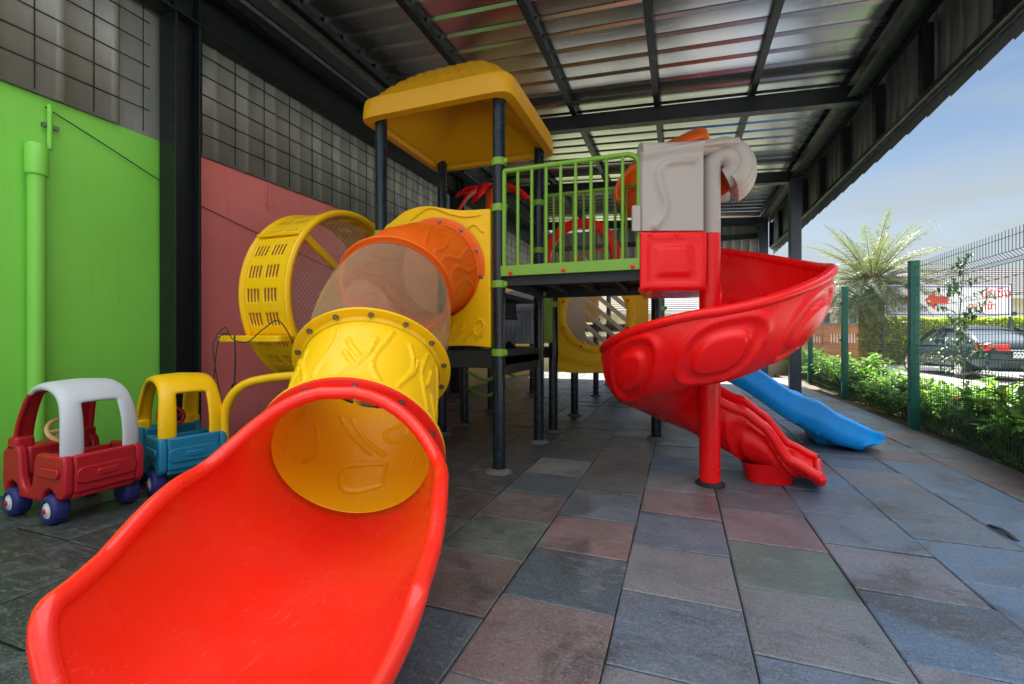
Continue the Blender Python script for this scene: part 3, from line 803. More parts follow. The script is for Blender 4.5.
# ------------------------------------------------------------------ tube slide
def frames(P):
    out = []
    for i in range(len(P)):
        t = (P[min(i + 1, len(P) - 1)] - P[max(i - 1, 0)]).normalized()
        side = t.cross(Vector((0, 0, 1))).normalized(); up = side.cross(t).normalized()
        out.append((P[i], t, side, up))
    return out
ctrl = [(-2.03, 3.66, 1.75), (-2.03, 3.28, 1.68), (-1.985, 2.88, 1.49), (-1.76, 2.33, .965), (-1.555, 1.885, .545), (-1.355, 1.43, .49), (-1.19, 1.05, .46), (-1.07, .78, .45)]
path = catmull(ctrl, 24)
ts = thing('tube_slide', 'curved tube slide of orange, clear and yellow sections ending in a wide red chute', 'slide', (-1.5, 1.8, 0))
TO = Vector((-1.5, 1.8, 0))
def seg(i0, i1): return frames(path)[i0:i1 + 1]
FR = frames(path)
def pt_on(k, ang, r):
    p, t, s_, u = FR[k]; return p - TO + s_ * (r * math.sin(ang)) - u * (r * math.cos(ang))
TR = .388
def fr_k(kf):
    k = min(int(kf), len(FR) - 2); f = kf - k; A, B = FR[k], FR[k + 1]
    return A[0].lerp(B[0], f), A[2].lerp(B[2], f).normalized(), A[3].lerp(B[3], f).normalized()
def relief_section(i0, i1, mat, name, lines, h=.012, w=.011, nu=110, nv=300, th=.012):
    """tube wall with soft moulded ridges; lines hold (s 0..1, angle) points"""
    Ln = sum((path[k + 1] - path[k]).length for k in range(i0, i1))
    uu, vv = np.meshgrid(np.linspace(0, 1, nu), np.linspace(-PI, PI, nv, endpoint=False), indexing='ij')
    P = np.stack([uu * Ln, vv * TR], -1); D = np.full(uu.shape, 9.0)
    for ln in [[(s_, math.atan2(math.sin(l_[0][1]), math.cos(l_[0][1])) + (a_ - l_[0][1]) + o_) for s_, a_ in l_] for l_ in lines for o_ in (0, 2 * PI, -2 * PI)]:
        q = [(p.x, p.y) for p in catmull([(s_ * Ln, a_ * TR, 0) for s_, a_ in ln], 5)]
        for p0, p1 in zip(q, q[1:]):
            p0, p1 = np.array(p0), np.array(p1); e = p1 - p0; l2 = (e * e).sum() + 1e-9
            t = np.clip(((P - p0) @ e) / l2, 0, 1); D = np.minimum(D, np.linalg.norm(P - p0 - t[..., None] * e, axis=-1))
    disp = h * np.exp(-(D / w) ** 2)
    b = MB(); rows = []
    for i in range(nu):
        p, s_, u = fr_k(lerp(i0, i1, i / (nu - 1)))
        rows.append([p - TO + (s_ * math.sin(a) - u * math.cos(a)) * (TR + float(disp[i, j])) for j, a in enumerate(vv[0])])
    b.grid(rows, True)
    return b.build(name, mat, ts, smooth=60, solid=th, soff=1)
def tube_section(i0, i1, mat, name, r0=TR, th=.012):
    b = MB(); b.grid([[pt_on(k, 2 * PI * j / 72, r0) for j in range(72)] for k in range(i0, i1 + 1)], True)
    return b.build(name, mat, ts, smooth=60, solid=th, soff=1)
def flange(k, mat, parent, sgn, name='flange', ro=.468, th=.022):
    p, t, s_, u = FR[k]; b = MB()
    rows = []
    for r_, d_ in ((TR + .006, 0), (ro - .006, 0), (ro, .006), (ro, th - .004), (ro - .008, th), (TR + .03, th), (TR + .015, th + .02)):
        rows.append([p - TO + t * (d_ * sgn + .001 * sgn) + (s_ * math.sin(a) - u * math.cos(a)) * r_ for a in [2 * PI * j / 72 for j in range(72)]])
    b.grid(rows, True); o = b.build(name, mat, parent, smooth=40)
    return o
def bolts(k, parent, sgn, n=12, off=.026, r=.434):
    p, t, s_, u = FR[k]
    bolts_at('bolt', 'bolt', parent, [(.017, -.004), (.017, .002), (.011, .003), (.011, .014), (.004, .017), (.0001, .0172)],
             [(p - TO + t * (off * sgn) + (s_ * math.sin(a) - u * math.cos(a)) * r, t * sgn) for a in [2 * PI * (j + .3) / n for j in range(n)]])
K1, K2, K3 = 48, 72, 96
rn = random.Random(12); OL = []; YL = []
for k in range(13):
    a0 = R(lerp(75, 285, k / 12)); OL.append([(lerp(.12, .86, i / 6), a0 + .09 * math.sin(i * 1.1 + k * 1.7)) for i in range(7)])
for k in range(11):                                  # wavy stems with side branches
    a0 = R(lerp(78, 282, k / 10)); s0 = rn.uniform(.10, .25); s1 = rn.uniform(.65, .9); ph = rn.uniform(0, 6)
    st_ = [(lerp(s0, s1, i / 6), a0 + .10 * math.sin(i * .95 + ph)) for i in range(7)]; YL.append(st_)
    if k % 3 != 0: YL.append([st_[3], (st_[3][0] - .10, st_[3][1] + .10), (st_[3][0] - .24, st_[3][1] + .15)])
    if k % 4 == 1: YL.append([st_[4], (st_[4][0] - .08, st_[4][1] - .09), (st_[4][0] - .16, st_[4][1] - .17)])
for pa in ([(.80, -12), (.84, 18), (.66, 22), (.62, -10), (.79, -13)], [(.55, -10), (.36, 12), (.18, 26)], [(.52, 2), (.34, 24), (.2, 36)], [(.3, -60), (.55, -48), (.72, -38)], [(.25, -28), (.30, -8), (.42, -14), (.40, -30), (.26, -29)], [(.4, 55), (.6, 48), (.75, 58)]):
    YL.append([(s_, R(a_ + 360)) for s_, a_ in pa])
for ln in YL[-6:]:                                   # keep shapes that cross the seam in one turn
    pass
so_ = relief_section(2, K1, 'orange', 'orange_section', OL, .009, .010); flange(4, 'orange', so_, 1); bolts(4, so_, 1); flange(K1, 'orange', so_, -1, 'flange', .438, .016); bolts(K1, so_, -1, 14, .02, .416)
b = MB(); b.grid([[pt_on(k, 2 * PI * j / 72, TR + .05 * math.sin(PI * (k - K1) / (K2 - K1)) ** .8) for j in range(72)] for k in range(K1 + 1, K2)], True)
sc_ = b.build('clear_section', 'clear', ts, smooth=60, solid=.008, soff=1)
sy_ = relief_section(K2, K3, 'yellow', 'yellow_section', YL, .011, .0085); flange(K2, 'yellow', sy_, 1); bolts(K2, sy_, 1, 14); flange(K3, 'yellow', sy_, -1)
# red chute
KE = len(path) - 1
ARC = [0]
for i in range(1, len(path)): ARC.append(ARC[-1] + (path[i] - path[i - 1]).length)
SK, SE = ARC[K3] + .19, ARC[KE]
def fr_f(kf):
    k = min(int(kf), KE - 1); f = kf - k; A, B = FR[k], FR[k + 1]
    return A[0].lerp(B[0], f), A[1].lerp(B[1], f), A[2].lerp(B[2], f), A[3].lerp(B[3], f), lerp(ARC[k], ARC[k + 1], f)
def half_ang(arc):
    s = arc - SK
    if s <= 0: return R(179.9)
    x = min(1, s / .30); a = 180 - 76 * (1 - (1 - x) ** 2) ** .5
    a -= 20 * ss(.30, .9, s)
    a -= 45 * ss(.17, 0, SE - arc) ** 1.5
    return R(a)
def chute_pt(kf, v, r_add=0):
    p, t, s_, u, arc = fr_f(kf); a = v * half_ang(arc); q_ = max(0, (arc - ARC[K3]) / (SE - ARC[K3]))
    r = lerp(TR, .50, ss(0, .45, q_)) - .03 * ss(.5, 1, q_) + r_add; rz_ = lerp(TR, .42, q_) + r_add
    sx = r * math.sin(a); cz = rz_ * math.cos(a)
    if abs(a) < PI / 2:
        q = abs(math.sin(a)); cz = lerp(cz, rz_ * (1 - q ** 3.2) * .96, .7 * ss(.15, 1, q_))
    return p - TO + s_ * sx - u * cz
KS = K3
while ARC[KS + 1] < SK: KS += 1
KS = KS + (SK - ARC[KS]) / (ARC[KS + 1] - ARC[KS])
KF = [K3 + .001] + [lerp(K3, KS, q / 5) for q in range(1, 6)] + [KS + .12 * i * i for i in range(1, 9)]
while KF[-1] + .8 < KE: KF.append(KF[-1] + .8)
KF.append(KE)
b = MB(); b.grid([[chute_pt(k, -1 + 2 * j / 90) for j in range(91)] for k in KF])
sr_ = b.build('red_chute', 'slide_red', ts, smooth=60, solid=.014, soff=1)
flange(K3, 'slide_red', sr_, 1); bolts(K3, sr_, 1)
KR = [k for k in KF if k > KS + .05]
left = [chute_pt(k, -1, .012) for k in reversed(KR)]; right = [chute_pt(k, 1, .012) for k in KR]
endl = [chute_pt(KE, 1 - 2 * j / 20, .012) for j in range(1, 20)]
rim = left + right
rim = [rim[i] for i in range(len(rim))]
b = MB(); b.tube(rim + endl, .030, 14, closed=True); b.build('rolled_rim', 'slide_red', sr_, smooth=60)
# support under the chute
b = MB(); p, t, s_, u = FR[K3 + 30]; b.box(p - TO + Vector((0, 0, -(p.z + .0) + (p.z - .45) / 2)), (.3, .12, max(.05, p.z - .43))); b.build('foot', 'slide_red', ts, bevel=.02)

# ------------------------------------------------------------------ barrel tunnel
bt = thing('barrel_tunnel', 'yellow perforated barrel ring with netting against the pink wall', 'climbing barrel', (-3.28, 3.72, .68))
BO = Vector((-3.28, 3.72, .68)); BC = Vector((0, 0, .84)); BR_ = .84
ax = []; x = -.25
segs = [(.05, 0)] + [(.012, 0)]
axial = [-.25, -.20]
slots = set()
for g_ in range(2):
    axial.append(axial[-1] + .012)
    for q in range(4):
        slots.add(len(axial) - 1); axial.append(axial[-1] + .025); axial.append(axial[-1] + .012)
    axial.append(axial[-1] + .03)
axial += [axial[-1] + .03, .25] if axial[-1] < .2 else [.25]
na = 26; angs = []; slotrow = set()
for k in range(na):
    a0 = 360 / na * k
    for f_ in (0, .07, .16, .34, .52, .70, .80): 
        if f_ in (.16, .34, .52): slotrow.add(len(angs))
        angs.append(a0 + 360 / na * f_)
b = MB()
rows = [[BC + Vector((xx, BR_ * math.sin(R(a)), BR_ * math.cos(R(a)))) for xx in axial] for a in angs] 
rows.append(rows[0])
b.grid(rows, False, lambda i, j: (i in slotrow) and (j in slots))
sh = b.build('perforated_shell', 'yellow', bt, smooth=40, solid=.016, soff=0)
for xx in (-.25, .25):
    b = MB(); b.tube([BC + Vector((xx, BR_ * math.sin(2 * PI * k / 72), BR_ * math.cos(2 * PI * k / 72))) for k in range(72)], .030, 10, closed=True); b.build('ring', 'yellow', bt)
b = MB()
for k in range(2):
    for q in range(-21, 22):
        o_ = q * .037; h_ = math.sqrt(max(0, .81 ** 2 - o_ ** 2))
        if h_ < .05: continue
        d_ = Vector((0, math.cos(R(45 + 90 * k)), math.sin(R(45 + 90 * k)))); e_ = Vector((0, -d_.z, d_.y)) 
        b.tube([BC + Vector((.10 + .003 * k, 0, 0)) + e_ * o_ - d_ * h_, BC + Vector((.10 + .003 * k, 0, 0)) + e_ * o_ + d_ * h_], .0028, 4, caps=False)
b.build('net', 'netting', bt, smooth=0)
b = MB()
for q in (0, .5): 
    a = R(-52); b.bar(BC + Vector((.245, BR_ * math.sin(a) * .99, BR_ * math.cos(a) * .99)), BC + Vector((.20, .05, .15)), .035, .07)
    break
b.bar(BC + Vector((-.25, (BR_ + .02) * math.sin(R(-52)), (BR_ + .02) * math.cos(R(-52)))), BC + Vector((.25, (BR_ + .02) * math.sin(R(-52)), (BR_ + .02) * math.cos(R(-52)))), .05, .035)
b.build('spoke', 'yellow', bt, bevel=.01)
b = MB(); b.prism(rrect(-.42, .28, -.10, .08, .05), .055, fr((0, -BR_ - .02, .43), (1, 0, 0), (0, 1, 0), (0, 0, 1))); b.build('side_ledge', 'yellow', bt, bevel=.01)
b = MB(); b.box((0, -.05, .02 - .68 / 2), (.10, .10, .68)); b.box((0, .2, .02 - .68 / 2), (.10, .10, .68)); b.build('stand', 'post', bt, bevel=.01)
# low yellow hoop in front of it
hp = thing('handrail_hoop', 'low curved yellow handrail hoop behind the red chute', 'handrail', (-3.37, 2.59, 0))
b = MB(); pts = [(0, 0, 0), (0, 0, .35), (.01, .0, .56), (.07, .02, .70), (.17, .06, .785), (.32, .13, .825), (.52, .20, .845), (.8, .28, .85), (1.0, .34, .85)]
b.tube(catmull(pts, 8), .034, 14); b.tube([(1.0, .34, .86), (1.0, .34, 0)], .03, 12); b.build('hoop', 'yellow', hp)
b = MB(); b.lathe([(.07, 0), (.07, .02), (.04, .03)], (0, 0, 0)); b.build('foot', 'yellow', hp)
b = MB(); b.lathe([(.07, 0), (.07, .02), (.04, .03)], (1.0, .34, 0)); b.build('foot', 'yellow', hp)
# black cords hanging from the ledge
LX, LY, LZ = -3.28, 3.72 - .90, 1.17
cable([(LX - .36, LY - .03, LZ), (LX - .37, LY - .11, LZ - .06), (LX - .33, LY - .12, LZ - .30), (LX - .28, LY - .10, LZ - .58)], 'black cord hanging straight from the left end of the yellow ledge', .0045, 'cord', 'cords hanging from the yellow ledge')
cable([(LX - .30, LY, LZ), (LX - .30, LY - .11, LZ - .02), (LX - .35, LY - .12, LZ - .35), (LX - .38, LY - .10, LZ - .66)], 'black cord crossing another one below the yellow ledge', .0045, 'cord', 'cords hanging from the yellow ledge')
cable([(LX - .33, LY - .11, LZ - .0), (LX - .22, LY - .12, LZ + .06), (LX - .15, LY - .115, LZ - .03), (LX + .02, LY - .12, LZ - .06), (LX + .2, LY - .115, LZ + .05), (LX + .3, LY - .05, LZ + .1), (LX + .36, LY + .1, LZ - .2)], 'black cord looped along the top of the yellow ledge', .0045, 'cord', 'cords hanging from the yellow ledge')
pg = thing('cord_with_plug', 'black cord with a small plug dangling below the yellow ledge', 'cord', (LX - .13, LY - .11, LZ), 0, 'cords hanging from the yellow ledge')
b = MB(); b.tube(catmull([(0, 0, 0), (.01, 0, -.2), (.0, 0, -.40)], 6), .006, 8); b.build('cord', 'rubber', pg)
b = MB(); b.box((0, 0, -.43), (.045, .03, .07)); b.build('plug', 'rubber', pg, bevel=.01)

# ------------------------------------------------------------------ spiral slide
sp = thing('spiral_slide', 'red spiral slide winding round its column with an ivory entry hood', 'slide', (.22, 3.88, 0))
RC = .40
b = MB(); b.tube([(0, 0, 0), (0, 0, 1.95)], .077, 32); b.build('column', 'red', sp)
b = MB(); b.lathe([(.11, 0), (.11, .012), (.085, .03), (.078, .031)], (0, 0, 0)); b.build('column_foot', 'rubber', sp)
# path: straight entry, full clockwise turn, straight exit.  s -> position, tangent, floor height
LE, LT, LX_ = .50, 2 * PI * RC, .80
def sp_path(s):
    if s < LE: return Vector((-LE + s, RC, 0)), Vector((1, 0, 0))
    if s < LE + LT:
        a = R(90) - (s - LE) / RC; return Vector((RC * math.cos(a), RC * math.sin(a), 0)), Vector((math.sin(a), -math.cos(a), 0))
    q = s - LE - LT; return Vector((q, RC - .10 * (q / LX_) ** 2, 0)), Vector((1, -.2 * q / LX_, 0)).normalized()
Q = LT / 4
def zfl(s): return interp(s, [0, LE, LE + Q, LE + 2 * Q, LE + 3 * Q, LE + 4 * Q, LE + LT + .25, LE + LT + .6, LE + LT + LX_], [1.70, 1.52, 1.20, .86, .59, .30, .19, .11, .08])
def wall_out(s): return interp(s, [0, LE, LE + 3 * Q, LE + LT, LE + LT + .28, LE + LT + .44, LE + LT + .62, LE + LT + LX_], [.42, .45, .44, .42, .40, .31, .11, .05])
def wall_in(s): return interp(s, [0, LE, LE + 3.2 * Q, LE + LT, LE + LT + .26, LE + LT + .42, LE + LT + .60, LE + LT + LX_], [.30, .30, .32, .36, .38, .31, .11, .05])
NV = 66
def sect(s, v):
    """v in 0..1 from inner rim to outer rim -> (lateral offset (+ outwards), height, wall param)"""
    wo, wi = wall_out(s), wall_in(s)
    ex = ss(LE + LT, LE + LT + .3, s); fl = ss(LE + LT + .5, LE + LT + LX_, s)
    oin = lerp(-.315, -.29, ex); oout = lerp(lerp(.372, .40, ss(LE + 1.6 * Q, LE + 2.8 * Q, s)), .33, ex)
    if v < .25:
        t = v / .25; a = t * PI / 2
        o = oin + (.17) * (1 - math.cos(a)) * 1; z = wi * (1 - math.sin(a)) ** 1.0
        return o, z
    if v < .45:
        t = (v - .25) / .2; return lerp(oin + .17, oout - .24, t), 0
    t = (v - .45) / .55; a = t * PI / 2
    return oout - .24 + .24 * math.sin(a) ** .8, wo * (1 - math.cos(a)) ** .85
def boss(s, t, per=.34):
    """raised rounded emblem outlines on the outside wall; t 0..1 up the wall"""
    k = math.floor(s / per); u_ = (s / per - k - .5) * per
    x = u_ / (.385 * per); y = (t - .50) / .42
    x += .35 * y
    q = (abs(x) ** 2.6 + abs(y) ** 2.6) ** (1 / 2.6)
    h = .016 * math.exp(-((q - .98) / .085) ** 2) - .014 * ss(.92, .80, q) * ss(.52, .62, q) + .020 * ss(.68, .54, q)
    return h
def sp_pt(s, v, off=0):
    p, t = sp_path(s); lat = Vector((-t.y, t.x, 0)); o, z = sect(s, v)
    e = .004
    o1, z1 = sect(s, max(0, v - e)); o2, z2 = sect(s, min(1, v + e))
    n2 = Vector((z2 - z1, -(o2 - o1)))
    if n2.length > 1e-9: n2.normalize()
    ox, zx = o + n2.x * off, z + n2.y * off
    return p + lat * ox + Vector((0, 0, zfl(s) + zx))
TOT = LE + LT + LX_
NS = 560
SS = [TOT * i / NS for i in range(NS + 1)]
b = MB()
inner = [[sp_pt(s, j / NV) for j in range(NV + 1)] for s in SS]
def outoff(s, v):
    o = .022
    if v > .5: o += boss(s + .12, (v - .5) / .5) * ss(.50, .56, v) * ss(1.0, .96, v) * ss(LE + .1, LE + .4, s)
    if v < .3 and s > LE + LT: o += boss(s + .0, 1 - (v) / .3, .62) * ss(0, .03, v)
    return o
outer = [[sp_pt(s, j / NV, outoff(s, j / NV)) for j in range(NV + 1)] for s in SS]
b.grid(inner); b.grid(outer)
b.grid([[inner[i][0] for i in range(NS + 1)], [outer[i][0] for i in range(NS + 1)]]); b.grid([[inner[i][NV] for i in range(NS + 1)], [outer[i][NV] for i in range(NS + 1)]])
b.grid([inner[0], outer[0]]); b.grid([inner[NS], outer[NS]])
chute = b.build('spiral_chute', 'red', sp, smooth=60)
b = MB(); b.tube([sp_pt(s, 1, .014) + Vector((0, 0, .004)) for s in SS[::2]], .034, 12)
i0 = int(NS * (LE + LT * .86) / TOT)
b.tube([sp_pt(s, 0, .012) + Vector((0, 0, .004)) for s in SS[i0::2]], .038, 14)
b.tube([sp_pt(TOT, j / 30, .012) for j in range(31)], .036, 12)
b.build('rolled_rim', 'red', sp, smooth=60)
# foot block under the exit, lip grooves
b = MB(); b.grid([[(cx_ + f_ * x_, RC - .03 + f_ * y_, z_) for x_, y_ in rrect(-.18, .18, -.24, .24, .1)] for z_, f_, cx_ in ((0, .88, .45), (.05, .92, .45), (.10, 1.0, .45), (.16, 1.1, .44))], True); b.build('exit_foot', 'red', sp, bevel=.03)
b = MB()
for k in range(5): b.bar(sp_pt(TOT - .13, .28 + .05 * k) + Vector((0, 0, .004)), sp_pt(TOT - .02, .28 + .05 * k) + Vector((0, 0, .004)), .012, .01)
b.build('lip_rib', 'red', sp, bevel=.003)
# entry wall in red: box with a sunk panel
fw = fr((-.505, -.325, 1.50), Vector((.50, .17, 0)).normalized(), (0, 0, 1), Vector((.17, -.50, 0)).normalized())
b = MB(); W_, Hh = .49, .44
b.prism(rrect(0, W_, 0, Hh, .012), .02, fw)
b.build('entry_wall', 'red', sp, bevel=.006)
b = MB()
rows = []
for k_, (ins, hh) in enumerate(((.0, .019), (.012, .034), (.05, .034), (.062, .026), (.10, .026), (.115, .040), (.16, .044))):
    rows.append([fw @ Vector((x_, y_, hh)) for x_, y_ in rrect(ins, W_ - ins, ins, Hh - ins, .012 + .03 * (k_ > 1), 5)])
b.grid(rows, True); b.add(rows[-1], [tuple(range(len(rows[-1])))]); b.build('wall_moulding', 'red', sp, smooth=60)
b = MB(); b.box((-.28, .24, 1.53), (.50, .72, .03)); b.build('entry_floor', 'red', sp)
bolts_at('bolt_cap', 'red', sp, CAP, [(fw @ Vector((x_, Hh - .026, .036)), fw.col[2].xyz) for x_ in (.07, .27)])
# ivory hood: wall with moulded squiggle, hooked pipe and layered scroll
HB = .445; SQ = [(.40, .515), (.27, .51), (.165, .485), (.13, .41), (.155, .30), (.185, .20), (.165, .11), (.105, .03)]
sq = np.array([(p.x, p.y) for p in catmull([(a_, b_, 0) for a_, b_ in SQ], 8)])
b = MB(); rows = []
for i in range(73):
    row = []
    for j in range(61):
        x_ = .465 * j / 60; top_ = .60 + .075 * x_ / .44; y_ = top_ * i / 72
        d_ = float(np.min(np.hypot(sq[:, 0] - x_, sq[:, 1] - y_)))
        wdt = .024 if x_ > .2 else .030
        h_ = .030 + .030 * math.exp(-(d_ / wdt) ** 2)
        h_ += .030 * ss(top_ - .10, top_ - .03, y_) - .05 * ss(top_ - .035, top_, y_) ** 2
        h_ -= .026 * ss(.02, .0, x_) ** 2
        row.append(fw @ Vector((x_, HB + y_, h_)))
    rows.append(row)
b.grid(rows)
b.grid([[p, p - fw.col[2].xyz * .06] for p in rows[0]]); b.grid([[r_[0], r_[0] - fw.col[2].xyz * .06] for r_ in rows]); b.grid([[p, p - fw.col[2].xyz * .09] for p in rows[-1]])
b.prism(rrect(-.06, .0, HB + .0, HB + .19, .01), .03, fw)
hood = b.build('hood', 'white', sp, smooth=50)
def hook(cx, cz, rad, y, r0, r1, x0z, a_end, name, lead=None):
    """pipe rising from the column that curls over to +X and down"""
    pts = []
    if lead: pts += lead
    for k in range(25):
        a = R(lerp(180, a_end, k / 24)); pts.append(Vector((cx + rad * math.cos(a), y(k / 24), cz + rad * 1.0 * math.sin(a))))
    n_ = len(pts); q = MB(); q.tube(pts, [lerp(r0, r1, max(0, (i - len(lead or [])) / 24)) for i in range(n_)], 24)
    return q.build(name, 'white', hood, smooth=50)
hook(.088, 2.47, .088, lambda t: -.01 + .05 * t, .078, .086, 1.9, -70, 'hood_pipe', [Vector((0, -.003, z)) for z in (1.952, 2.1, 2.3, 2.42)])
for i, (rad, dy, rr) in enumerate(((.150, .015, .058), (.178, .08, .060), (.195, .15, .064), (.205, .24, .068))):
    p0 = Vector((-.50, -.345 + dy, 2.55 - .015 * i)); p2 = Vector((.088, -.02 + dy, 2.485 + rad - .005))
    lead = [p0.lerp(p2, k / 6) + Vector((0, 0, -.012 * math.sin(PI * k / 6))) for k in range(6)]
    pts = lead + [Vector((.088 + rad * math.cos(a), -.02 + dy, 2.485 + rad * math.sin(a))) for a in [R(lerp(88, -60, k / 14)) for k in range(15)]]
    q = MB(); q.tube(catmull(pts, 3), rr, 20); q.build('hood_rib', 'white', hood, smooth=60)
b = MB()
rows = [[Vector((x_, lerp(-.30 + .3 * (x_ + .5), .72, j / 8), 2.55 + .14 * (x_ + .5) - .03 * j / 8 - .20 * (j / 8) ** 3)) for j in range(9)] for x_ in (-.5, -.3, -.1, .1, .2)]
b.grid(rows); b.build('hood_roof', 'white', hood, solid=.03, smooth=50)
b = MB(); b.lathe([(.0001, 0), (.14, 0), (.14, .02), (.0001, .02)], (.06, .28, 2.46), (0, 1, 0)); b.build('hood_lining', 'orange', hood)
# orange back half of the hood
b = MB(); rows = []
prf = [(-.80, 2.50), (-.82, 2.62), (-.79, 2.74), (-.72, 2.83), (-.62, 2.93), (-.44, 3.02), (-.20, 3.11), (-.08, 3.15), (-.01, 3.15), (.03, 3.10), (.04, 3.02)]
for j in range(13):
    t = j / 12; yy = lerp(.62, 1.10, t); arch_ = 1 - .22 * (2 * t - 1) ** 2
    rows.append([Vector((x_ * (1 - .0 * t), yy, 2.35 + (z_ - 2.35) * arch_)) for x_, z_ in [(p.x, p.y) for p in catmull([(a, b_, 0) for a, b_ in prf], 4)]])
b.grid(rows)
b.grid([[r_, Vector((r_.x, r_.y, max(2.42, r_.z - .42)))] for r_ in rows[-1]])
b.build('orange_hood', 'orange', sp, solid=.035, smooth=50)
b = MB(); b.box((-.535, .2, 2.55), (.08, .05, .14)); b.box((-.535, .2, 2.35), (.03, .04, .6)); b.build('hood_bracket', 'lime', sp, bevel=.005)
b = MB(); b.box((-.26, .78, 2.2), (.5, .03, .7)); b.build('back_wall', 'orange', sp, bevel=.01)

# ------------------------------------------------------------------ blue slide
bs = thing('straight_slide', 'straight blue slide running down towards the fence behind the red spiral', 'slide', (1.08, 5.95, 0))
def bz(x): return interp(x, [-.25, .05, .35, 1.25, 1.45, 1.62, 1.86], [1.03, .98, .80, .26, .18, .145, .13])
xs = [-.25 + 2.11 * i / 90 for i in range(91)]
def bprof(x):
    wv = interp(x, [-.25, 1.0, 1.25, 1.5, 1.86], [.22, .20, .22, .15, .03]); w_ = .36 + .09 * ss(1.0, 1.5, x) - .19 * ss(1.62, 1.88, x) ** 2
    dn = interp(x, [-.25, 1.1, 1.3, 1.6, 1.70, 1.86], [.10, .10, .12, .12, .06, .02])
    return [(-w_ - .065, -dn), (-w_ - .075, wv - .05), (-w_ - .07, wv), (-w_ - .045, wv + .02), (-w_ - .02, wv), (-w_, wv - .05), (-w_ + .03, .03), (-w_ + .08, 0), (0, -.008),
            (w_ - .08, 0), (w_ - .03, .03), (w_, wv - .05), (w_ + .02, wv), (w_ + .045, wv + .02), (w_ + .07, wv), (w_ + .075, wv - .05), (w_ + .065, -dn), (.0, -dn)]
b = MB(); b.grid([[(x - 1.0, o_, bz(x) + h_) for o_, h_ in [(p.x, p.y) for p in catmull([(a, b_, 0) for a, b_ in bprof(x)], 3, True)]] for x in xs], True)
n_ = 54
b.add([(xs[-1] - 1.0, p.x, bz(xs[-1]) + p.y) for p in catmull([(a, b_, 0) for a, b_ in bprof(xs[-1])], 3, True)], [tuple(range(n_))])
b.build('slide_bed', 'blue', bs, smooth=50)
b = MB(); b.prism([(.30, 0), (.74, 0), (.78, .10), (.66, .14), (.36, .20), (.22, .22)], .44, fr((0, .22, 0), (1, 0, 0), (0, 0, 1), (0, -1, 0))); b.build('foot', 'blue', bs, bevel=.03)

# ------------------------------------------------------------------ second tower far behind
p2 = thing('play_tower', 'smaller play tower far back with dark posts under a dark platform', 'play tower', (-1.5, 9.9, 0))
O2 = Vector((-1.5, 9.9, 0))
for x, y in ((-1.55, 9.0), (-1.62, 11.2), (-.4, 9.0), (-.4, 11.2), (-2.8, 8.8)): post(x, y, 2.3, p2, O2, (1.5,))
b = MB(); b.box((-.2, .2, 1.35), (2.6, 2.3, .12)); b.build('deck', 'deckdark', p2)
b = MB(); b.box((-.5, -.95, 1.75), (1.0, .05, .6)); b.build('side_panel', 'yellow', p2, bevel=.02)
b = MB(); b.prism([(.1, .2), (.5, .2), (.5, .45), (.1, .65)], .5, fr((0, -.2, 0), (1, 0, 0), (0, 0, 1), (0, -1, 0))); b.build('side_seat', 'blue', p2, bevel=.02)

